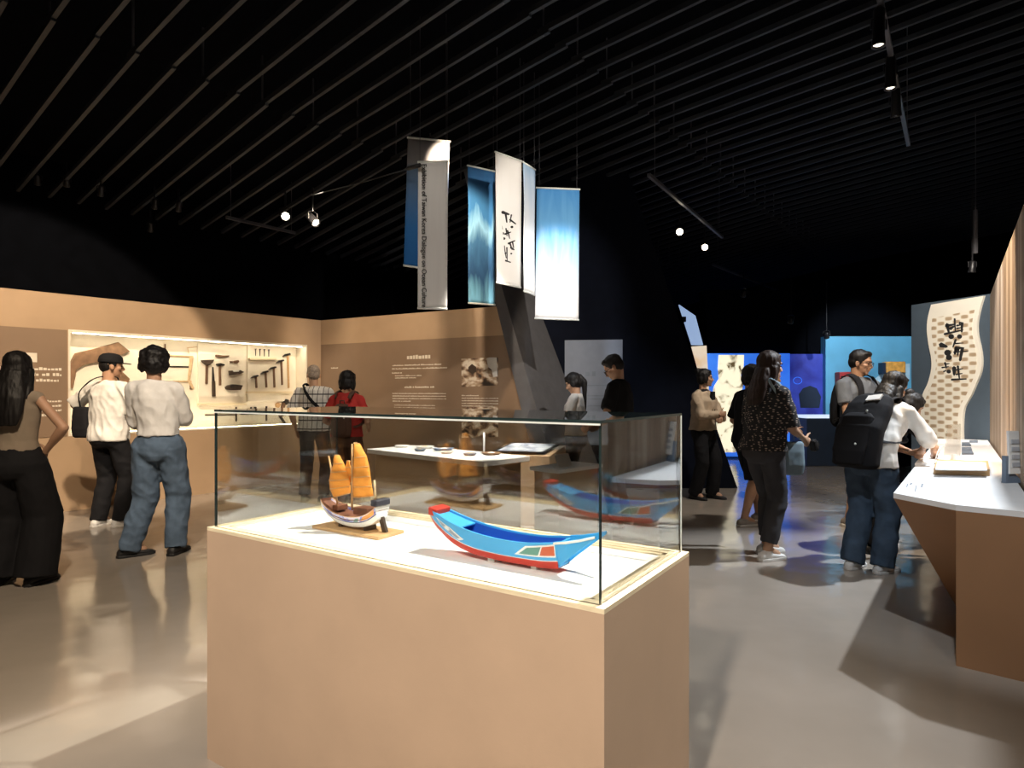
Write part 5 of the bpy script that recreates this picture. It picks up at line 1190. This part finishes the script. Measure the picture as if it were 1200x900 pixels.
def strap(bm, pts, w, sc, n=8):
    P = [Vector(p) for p in pts]; D = []
    for i in range(len(P) - 1):
        p0, p1, p2, p3 = P[max(0, i - 1)], P[i], P[i + 1], P[min(len(P) - 1, i + 2)]
        for k in range(5):
            u = k / 5; D.append(.5 * (2 * p1 + (p2 - p0) * u + (2 * p0 - 5 * p1 + 4 * p2 - p3) * u * u + (3 * p1 - p0 - 3 * p2 + p3) * u ** 3))
    D.append(P[-1]); rings = []
    for i, p in enumerate(D):
        t = (D[min(i + 1, len(D) - 1)] - D[max(0, i - 1)]).normalized(); out = Vector((p.x, p.y, 0)) if Vector((p.x, p.y, 0)).length > .01 else Vector((0, 1, 0)); out = out.normalized()
        if abs(t.z) < .6: out = (out * .4 + Vector((0, 0, 1))).normalized()
        a = (out - t * out.dot(t)).normalized(); b = t.cross(a); rings.append((p * sc, a * .005 * sc, b * w * sc))
    loft(bm, rings, 10)
def backpack(label, B, root, sc, m, sticker=False, h=.46, w=.155, d=.075, straps=True, z0=1.40):
    t = held('backpack', label, 'backpack', root, sc); T = B.T; bm = NB()
    zs = [(z0 - h, .80, .7), (z0 - h + .03, .98, .95), (z0 - h * .6, 1.0, 1.1), (z0 - h * .25, .95, .95), (z0 - .05, .80, .75), (z0, .5, .45)]
    rg = []
    for z, kx, ky in zs:
        c, ax, ay = B.ring(z, 1, 1, -.125 - d * ky); rg.append((c, ax / B.w * w * kx, ay * d * ky * 1.05))
    loft(bm, rg, 26, e=.75); organic('bag_body', bm, m, t, .008, 3, .004, (9, 9, 9), 5, sc)
    bm = NB(); rg = []
    for z, kx, ky in ((z0 - h + .04, .62, .5), (z0 - h * .8, .72, .62), (z0 - h * .5, .70, .55), (z0 - h * .44, .5, .3)):
        c, ax, ay = B.ring(z, 1, 1, -.125 - d * 2.05); rg.append((c, ax / B.w * w * kx, ay * .028 * ky * 2))
    loft(bm, rg, 22, e=.7); organic('front_pocket', bm, m, t, .007, 3, scale=sc)
    bm = NB(); tube(bm, [T((-.03, -.135, z0 - .01)) * sc, T((-.028, -.15, z0 + .035)) * sc, T((.028, -.15, z0 + .035)) * sc, T((.03, -.135, z0 - .01)) * sc], .008 * sc, 8); link('carry_loop', bm, m, t, True)
    if straps:
        for sx in (-1, 1):
            bm = NB(); strap(bm, [T((sx * .085, -.14, 1.36)), T((sx * .098, -.09, 1.425)), T((sx * .105, 0, 1.452)), T((sx * .112, .09, 1.40)), T((sx * .128, .140, 1.28)), T((sx * .16, .11, 1.14)), T((sx * .185, .0, 1.06)), T((sx * .14, -.13, 1.02))], .026, sc); link('shoulder_strap', bm, m, t, True)
    for zz in (z0 - h * .42, z0 - h * .75):
        bm = NB(); ell(bm, T((.06, -.125 - d * 2.28, zz)) * sc, (.010 * sc, .006 * sc, .010 * sc), sub=2); link('button', bm, M_edgelight, t, True)
    if sticker:
        bm = NB(); c = [T((x, -.135 - d * 1.62 + .055 * (z - 1.28) / .08 * .5, z)) * sc for x, z in ((.00, 1.27), (.105, 1.29), (.105, 1.345), (.00, 1.325))]; n = (c[1] - c[0]).cross(c[3] - c[0]).normalized(); prism(bm, [q + n * .018 for q in c], -n * .014); link('white_label', bm, M_paper, t)
    return t
def shoulder_bag(label, root, sc, m, c, size, pts, rot=0, sw=.014, name='shoulder_bag'):
    t = held(name, label, 'bag', root, sc); bm = NB(); R = Matrix.Rotation(radians(rot), 3, 'Z'); w, d, h = size
    rg = []
    for z, kx, ky in ((-.5, .72, .5), (-.46, .9, .8), (-.2, 1, 1), (.2, .98, .85), (.44, .92, .6), (.5, .84, .4)): rg.append((Vector(c) + Vector((0, 0, z * h)), R @ Vector((w / 2 * kx, 0, 0)), R @ Vector((0, d / 2 * ky, 0))))
    loft(bm, rg, 24, e=.6); organic('bag_body', bm, m, t, .007, 2, .003, (12, 12, 12), 4, sc)
    if pts: bm = NB(); strap(bm, pts, sw, sc); link('bag_strap', bm, m, t, True)
    return t
def small(name, label, cat, root, sc, c, size, m, rx=0, rz=0, extra=None):
    t = held(name, label, cat, root, sc); bm = NB(); M = Matrix.Translation(Vector(c) * sc) @ Matrix.Rotation(radians(rz), 4, 'Z') @ Matrix.Rotation(radians(rx), 4, 'X')
    box(bm, (0, 0, 0), Vector(size) * sc, M); bevel(bm, min(size) * sc * .3, 2); link('body', bm, m, t)
    if extra: bm = NB(); box(bm, Vector(extra[0]) * sc, Vector(extra[1]) * sc, M); link(extra[2], bm, extra[3], t)
    return t

# 1 woman at the left edge, hand on hip
B = Body(female=True, head=(8, 4, 0), hands={'R': (.178, .03, .965), 'L': (-.20, .10, 1.0)}, elbows={'R': (1, -.35, 0), 'L': (-1, -.4, 0)}, curl={'R': (-.5, .75, -.35), 'L': (.5, .75, -.3)}, feet={'R': (.13, 0, 15), 'L': (-.13, .02, -10)})
r, s = person('woman with long black hair, khaki top and wide black trousers, hand on hip', (-3.45, 4.40), 6, 1.63, M_skin2, B, {'R': (-1, -.2, -.3), 'L': (1, -.2, -.3)})
shirt(B, M_ckhaki, r, s, True, hem=.97, sleeve=0, loose=.006, seed=1, disp=.002); trousers(B, M_cblack, r, s, True, 1.97, (.112, .125, .135), 1.0, seed=2, disp=.004); shoes(B, M_shoeblack, r, s); hair(B, 'long', M_hair, r, s, 1.16)
# 2 man in a cap
B = Body(head=(-38, 4, 0), hands={'L': (-.27, .13, 1.02), 'R': (.12, .24, 1.03)}, elbows={'L': (-1, -.5, 0), 'R': (.8, -.6, -.4)}, feet={'R': (.11, .03, 15), 'L': (-.10, -.02, -8)})
r, s = person('man in a black cap, loose white tee and black trousers with a black bag', (-4.02, 6.30), -14, 1.73, M_skin2, B)
shirt(B, M_cwhite, r, s, False, hem=.84, sleeve=.95, loose=.038, sl=.082, seed=3, disp=.011); trousers(B, M_cblack, r, s, False, 1.97, (.100, .085, .074), seed=3); shoes(B, M_shoewhite, r, s, M_sole); hair(B, 'crop', M_hair, r, s); cap_hat(B, M_cblack, r, s); eyes_brows(B, r, s)
shoulder_bag('black shoulder bag hanging at the left side of the man in the cap', r, s, M_cblack, (-.235, -.09, 1.02), (.17, .11, .30), [(-.235, -.10, 1.16), (-.205, -.145, 1.30), (-.11, -.125, 1.41), (-.03, -.07, 1.462), (.05, .05, 1.455), (-.08, .165, 1.30), (-.20, .10, 1.17), (-.235, -.06, 1.15)], 10)
# 3 person in white top and jeans
B = Body(head=(42, 2, 0), hands={'L': (.02, .24, 1.08), 'R': (-.02, .26, 1.12)}, elbows={'L': (-1, -.5, -.5), 'R': (1, -.5, -.5)}, curl={'L': (1, .2, 0), 'R': (-1, .2, 0)}, feet={'R': (.15, .03, 8), 'L': (-.19, -.02, 55)}, hipx=.03, wide=.92)
r, s = person('person with fluffy black hair, pale long tee and blue jeans, arms folded', (-2.93, 5.18), 6, 1.71, M_skin2, B, {'L': (0, -1, 0), 'R': (0, -1, 0)})
shirt(B, M_coff, r, s, False, hem=.98, sleeve=1.15, loose=.026, sl=.070, seed=5, disp=.010); trousers(B, M_denim, r, s, False, 1.97, (.118, .098, .082), 1.01, seed=5, disp=.009); shoes(B, M_shoeblack, r, s); hair(B, 'fluffy', M_hair, r, s); eyes_brows(B, r, s)
# 4 grey haired man in plaid
B = Body(head=(25, 6, 0), hands={'L': (-.27, .10, .88), 'R': (.16, .22, .98)}, feet={'R': (.12, .0, 18), 'L': (-.12, .0, -12)}, wide=1.06)
r, s = person('grey haired man in a white and black plaid shirt and dark trousers', (-2.42, 7.72), -4, 1.67, M_skin, B)
shirt(B, M_plaid, r, s, False, hem=.88, sleeve=.9, loose=.034, sl=.074, seed=7, disp=.008); trousers(B, M_cnavy, r, s, False, 1.97, (.096, .082, .070), seed=7); shoes(B, M_shoeblack, r, s); hair(B, 'crop', M_hairgrey, r, s); eyes_brows(B, r, s)
shoulder_bag('black crossbody bag worn by the man in plaid', r, s, M_cblack, (.215, .06, 1.0), (.11, .16, .18), [(.215, .02, 1.08), (.14, -.165, 1.16), (.02, -.172, 1.27), (-.075, -.13, 1.405), (-.10, -.02, 1.462), (-.05, .13, 1.36), (.1, .18, 1.2), (.215, .08, 1.08)], 0, .020)
# 5 woman in red
B = Body(female=True, head=(-6, 8, 0), hands={'R': (.20, .20, 1.0), 'L': (-.20, .20, 1.0)}, feet={'R': (.10, 0, 8), 'L': (-.10, 0, -8)}, wide=1.05)
r, s = person('woman with a black bob and red top beside the man in plaid', (-1.86, 7.12), -8, 1.58, M_skin, B)
shirt(B, M_cred, r, s, True, hem=.90, sleeve=.85, loose=.030, sl=.070, seed=9, disp=.008); trousers(B, M_cbrown, r, s, True, 1.95, (.105, .09, .08), seed=9); shoes(B, M_shoeblack, r, s); hair(B, 'bob', M_hair, r, s)
backpack('dark backpack on the woman in red', B, r, s, M_cbrown, h=.40, w=.125, d=.05, z0=1.30)
# 6 girl looking at her phone
B = Body(female=True, head=(4, 26, 0), hands={'R': (.06, .30, 1.10), 'L': (-.06, .30, 1.10)}, elbows={'R': (.6, -.5, -1), 'L': (-.6, -.5, -1)}, curl={'R': (-.25, .8, .35), 'L': (.25, .8, .35)}, feet={'R': (.09, 0, 8), 'L': (-.09, .02, -8)})
r, s = person('girl with a dark ponytail and white shirt looking down at her phone', (.72, 7.15), 72, 1.57, M_skin, B, {'R': (-.6, 0, .8), 'L': (.6, 0, .8)}, {'R': .8, 'L': .8})
shirt(B, M_cwhite, r, s, True, hem=.92, sleeve=.7, loose=.026, sl=.064, seed=11); trousers(B, M_cblack, r, s, True, seed=11); shoes(B, M_shoewhite, r, s, M_sole); hair(B, 'ponytail', M_hair, r, s, 1.22); eyes_brows(B, r, s)
small('phone', 'phone held by the girl in the white shirt', 'phone', r, s, (0, .385, 1.155), (.075, .150, .009), M_blackmetal, 35, 0, ((0, 0, .005), (.068, .138, .002), 'phone_screen', M_screen))
# 7 man in black
B = Body(lean=5, head=(6, 36, 0), hands={'R': (.18, .26, .98), 'L': (-.16, .28, .98)}, elbows={'R': (.7, -.7, -.2), 'L': (-.7, -.7, -.2)}, feet={'R': (.11, 0, 10), 'L': (-.11, .04, -10)})
r, s = person('man with glasses in a black tee bending his head over the small stand', (1.10, 6.32), 66, 1.74, M_skin, B)
shirt(B, M_cblack, r, s, False, hem=.88, sleeve=.85, loose=.028, sl=.07, seed=13); trousers(B, M_cblack, r, s, False, seed=13); shoes(B, M_shoeblack, r, s); hair(B, 'short', M_hair, r, s); eyes_brows(B, r, s); glasses(B, r, s, M_blackmetal)
# 8 woman in a beige jacket
B = Body(female=True, head=(38, 0, 0), hands={'R': (.02, .24, 1.10), 'L': (.0, .26, 1.04)}, elbows={'R': (1, -.3, -.4), 'L': (-1, -.3, -.4)}, curl={'R': (-.9, .4, .1), 'L': (.9, .4, -.1)}, feet={'R': (.12, -.05, 5), 'L': (-.11, .07, -5)}, wide=1.06)
r, s = person('woman in a beige jacket and black trousers, black hair tied back, hands together', (2.40, 7.92), -138, 1.63, M_skin2, B, {'R': (0, -1, 0), 'L': (0, -1, 0)}, {'R': .8, 'L': .8})
shirt(B, M_cblack, r, s, True, hem=.94, sleeve=0, loose=.012, seed=15, name='inner_top'); 
shirt(B, M_cbeige, r, s, True, hem=.90, sleeve=1.85, loose=.045, sl=.060, seed=15, disp=.012, name='jacket', neck=1.40)
trousers(B, M_cblack, r, s, True, 1.97, (.098, .088, .085), seed=15); shoes(B, M_shoeblack, r, s); hair(B, 'bun', M_hair, r, s); eyes_brows(B, r, s)
bm = NB(); f = [B.T((x, .160 - abs(x) * .25, z)) * s for x, z in ((-.035, 1.40), (.035, 1.40), (.045, 1.2), (.03, 1.12), (-.03, 1.12), (-.045, 1.2))]; prism(bm, f, (0, -.03, 0)); link('shirt_front', bm, M_cblack, r)
# 9 woman in patterned blouse
B = Body(female=True, lean=4, head=(-12, 4, 0), hands={'R': (.13, .30, .97), 'L': (-.16, .26, .92)}, elbows={'R': (.5, -1, -.4), 'L': (-.7, -1, -.2)}, feet={'R': (.10, -.06, -2), 'L': (-.08, .10, 2)}, wide=1.10)
r, s = person('woman with long brown hair, dark patterned blouse, grey trousers and white sneakers', (2.05, 5.14), -68, 1.68, M_skin, B, {}, {'R': .9, 'L': .9})
shirt(B, M_dash, r, s, True, hem=.88, sleeve=1.0, loose=.038, sl=.078, seed=17, disp=.008, name='blouse'); trousers(B, M_cgreypants, r, s, True, 1.86, (.104, .080, .066), seed=17); shoes(B, M_shoewhite, r, s, M_sole); hair(B, 'longfront', M_hairbrown, r, s, 1.24); eyes_brows(B, r, s)
shoulder_bag('pale blue tote bag at the front of the woman in the patterned blouse', r, s, M_tote, (.15, .15, .82), (.20, .08, .27), [(.12, .20, .97), (.20, .12, 1.15), (.17, .02, 1.40), (.12, -.06, 1.45), (.2, .06, 1.2), (.16, .22, .97)], 70, .012, name='tote_bag')
small('camera', 'black camera held out by the woman in the patterned blouse', 'camera', r, s, (.12, .415, .915), (.06, .055, .10), M_blackmetal, 20, 0, ((0, .03, 0), (.04, .03, .04), 'camera_lens', M_ink))
# 10 person with dark cap behind her
B = Body(lean=4, head=(0, 6, 0), hands={'R': (.17, .22, .96), 'L': (-.2, .2, .95)}, feet={'R': (.10, -.12, -3), 'L': (-.09, .20, 3)})
r, s = person('person in black shorts and dark shirt behind the woman in the patterned blouse', (2.40, 6.42), -74, 1.62, M_skin, B)
shirt(B, M_cblack, r, s, False, hem=.86, sleeve=.9, loose=.034, sl=.074, seed=19); trousers(B, M_cblack, r, s, False, .98, (.104, .098, .09), seed=19, name='shorts'); shoes(B, M_shoegrey, r, s, M_sole); hair(B, 'bob', M_hair, r, s); eyes_brows(B, r, s)
# 11 person in cyan
B = Body(head=(0, 4, 0), hands={'R': (.2, .2, .95), 'L': (-.2, .2, .95)}, feet={'R': (.1, -.05, 0), 'L': (-.1, .1, 0)})
r, s = person('person in a cyan shirt and black shorts, mostly hidden behind the patterned blouse', (3.06, 7.45), -80, 1.62, M_skin, B)
shirt(B, M_ccyan, r, s, False, hem=.95, sleeve=.8, loose=.03, sl=.07, seed=21); trousers(B, M_cblack, r, s, False, .95, (.1, .095, .09), seed=21, name='shorts'); shoes(B, M_shoegrey, r, s, M_sole); hair(B, 'short', M_hair, r, s)
# 12 man in grey tee
B = Body(head=(24, 12, 0), hands={'R': (.06, .22, .99), 'L': (-.10, .26, 1.02)}, elbows={'R': (1, -.4, -.4), 'L': (-1, -.4, -.4)}, curl={'R': (-.8, .5, 0), 'L': (.8, .5, 0)}, feet={'R': (.12, 0, 10), 'L': (-.11, .02, -10)}, wide=1.10)
r, s = person('man with glasses, grey tee and black shorts standing before the pale blue panel', (3.46, 6.32), 203, 1.77, M_skin2, B, {'R': (0, -1, .2), 'L': (0, -1, .2)}, {'R': .9, 'L': .9})
shirt(B, M_cgrey, r, s, False, hem=.88, sleeve=.72, loose=.026, sl=.068, seed=23, disp=.007); trousers(B, M_cnavy, r, s, False, 1.0, (.108, .10, .095), seed=23, name='shorts'); shoes(B, M_shoegrey, r, s, M_sole); hair(B, 'short', M_hair, r, s); eyes_brows(B, r, s); glasses(B, r, s, M_blackmetal)
backpack('black backpack on the man in the grey tee', B, r, s, M_cblack, w=.13, d=.05)
small('booklet', 'tan booklet held by the man in the grey tee', 'booklet', r, s, (.02, .30, .985), (.21, .03, .16), M_tanwood, -25, 0)
# 13 woman with black backpack leaning over the counter
B = Body(female=True, lean=31, head=(-20, 26, 0), hands={'R': (.12, .54, .96), 'L': (-.05, .56, .96)}, elbows={'R': (1, -.3, -.5), 'L': (-1, -.3, -.5)}, feet={'R': (.10, .0, 5), 'L': (-.10, -.08, -5)}, wide=1.08)
r, s = person('woman with long black hair, white shirt and jeans leaning over the white counter', (2.70, 4.76), -60, 1.58, M_skin2, B, {'R': (-.2, 0, -1), 'L': (.2, 0, -1)})
shirt(B, M_cwhite, r, s, True, hem=.84, sleeve=1.1, loose=.036, sl=.070, seed=25, disp=.010); trousers(B, M_denimdark, r, s, True, 1.97, (.112, .098, .088), seed=25, disp=.009); shoes(B, M_shoewhite, r, s, M_sole); hair(B, 'long', M_hair, r, s, 1.26)
backpack('black backpack with a white label on the woman leaning over the counter', B, r, s, M_cblack, True, h=.56, w=.185, d=.085)
# 14 person bending low beside her
B = Body(female=True, lean=55, head=(-10, 34, 0), hands={'R': (.14, .62, .86), 'L': (-.10, .62, .87)}, elbows={'R': (1, -.2, -.3), 'L': (-1, -.2, -.3)}, feet={'R': (.10, .0, 5), 'L': (-.10, -.04, -5)})
r, s = person('person with dark hair in a bun bending low over the counter, watch on wrist', (2.98, 5.34), -78, 1.56, M_skin2, B, {'R': (0, 0, -1), 'L': (0, 0, -1)})
shirt(B, M_cblack, r, s, True, hem=.90, sleeve=.6, loose=.022, sl=.06, seed=27); trousers(B, M_cblack, r, s, True, seed=27); shoes(B, M_shoeblack, r, s); hair(B, 'bun', M_hair, r, s)
w = held('wristwatch', 'round pale wristwatch on the arm resting at the counter', 'watch', r, s)
bm = NB(); k = 'R'; p = B.wr[k].lerp(B.el[k], .12); d = (B.wr[k] - B.el[k]).normalized(); cyl(bm, (p - d * .009) * s, (p + d * .009) * s, .030 * s, n=24); link('watch_strap', bm, M_cbrown, w, True)
bm = NB(); u = Vector((0, 0, 1)); cyl(bm, (p + u * .024) * s, (p + u * .034) * s, .017 * s, n=24); link('dial', bm, M_edgelight, w, True)
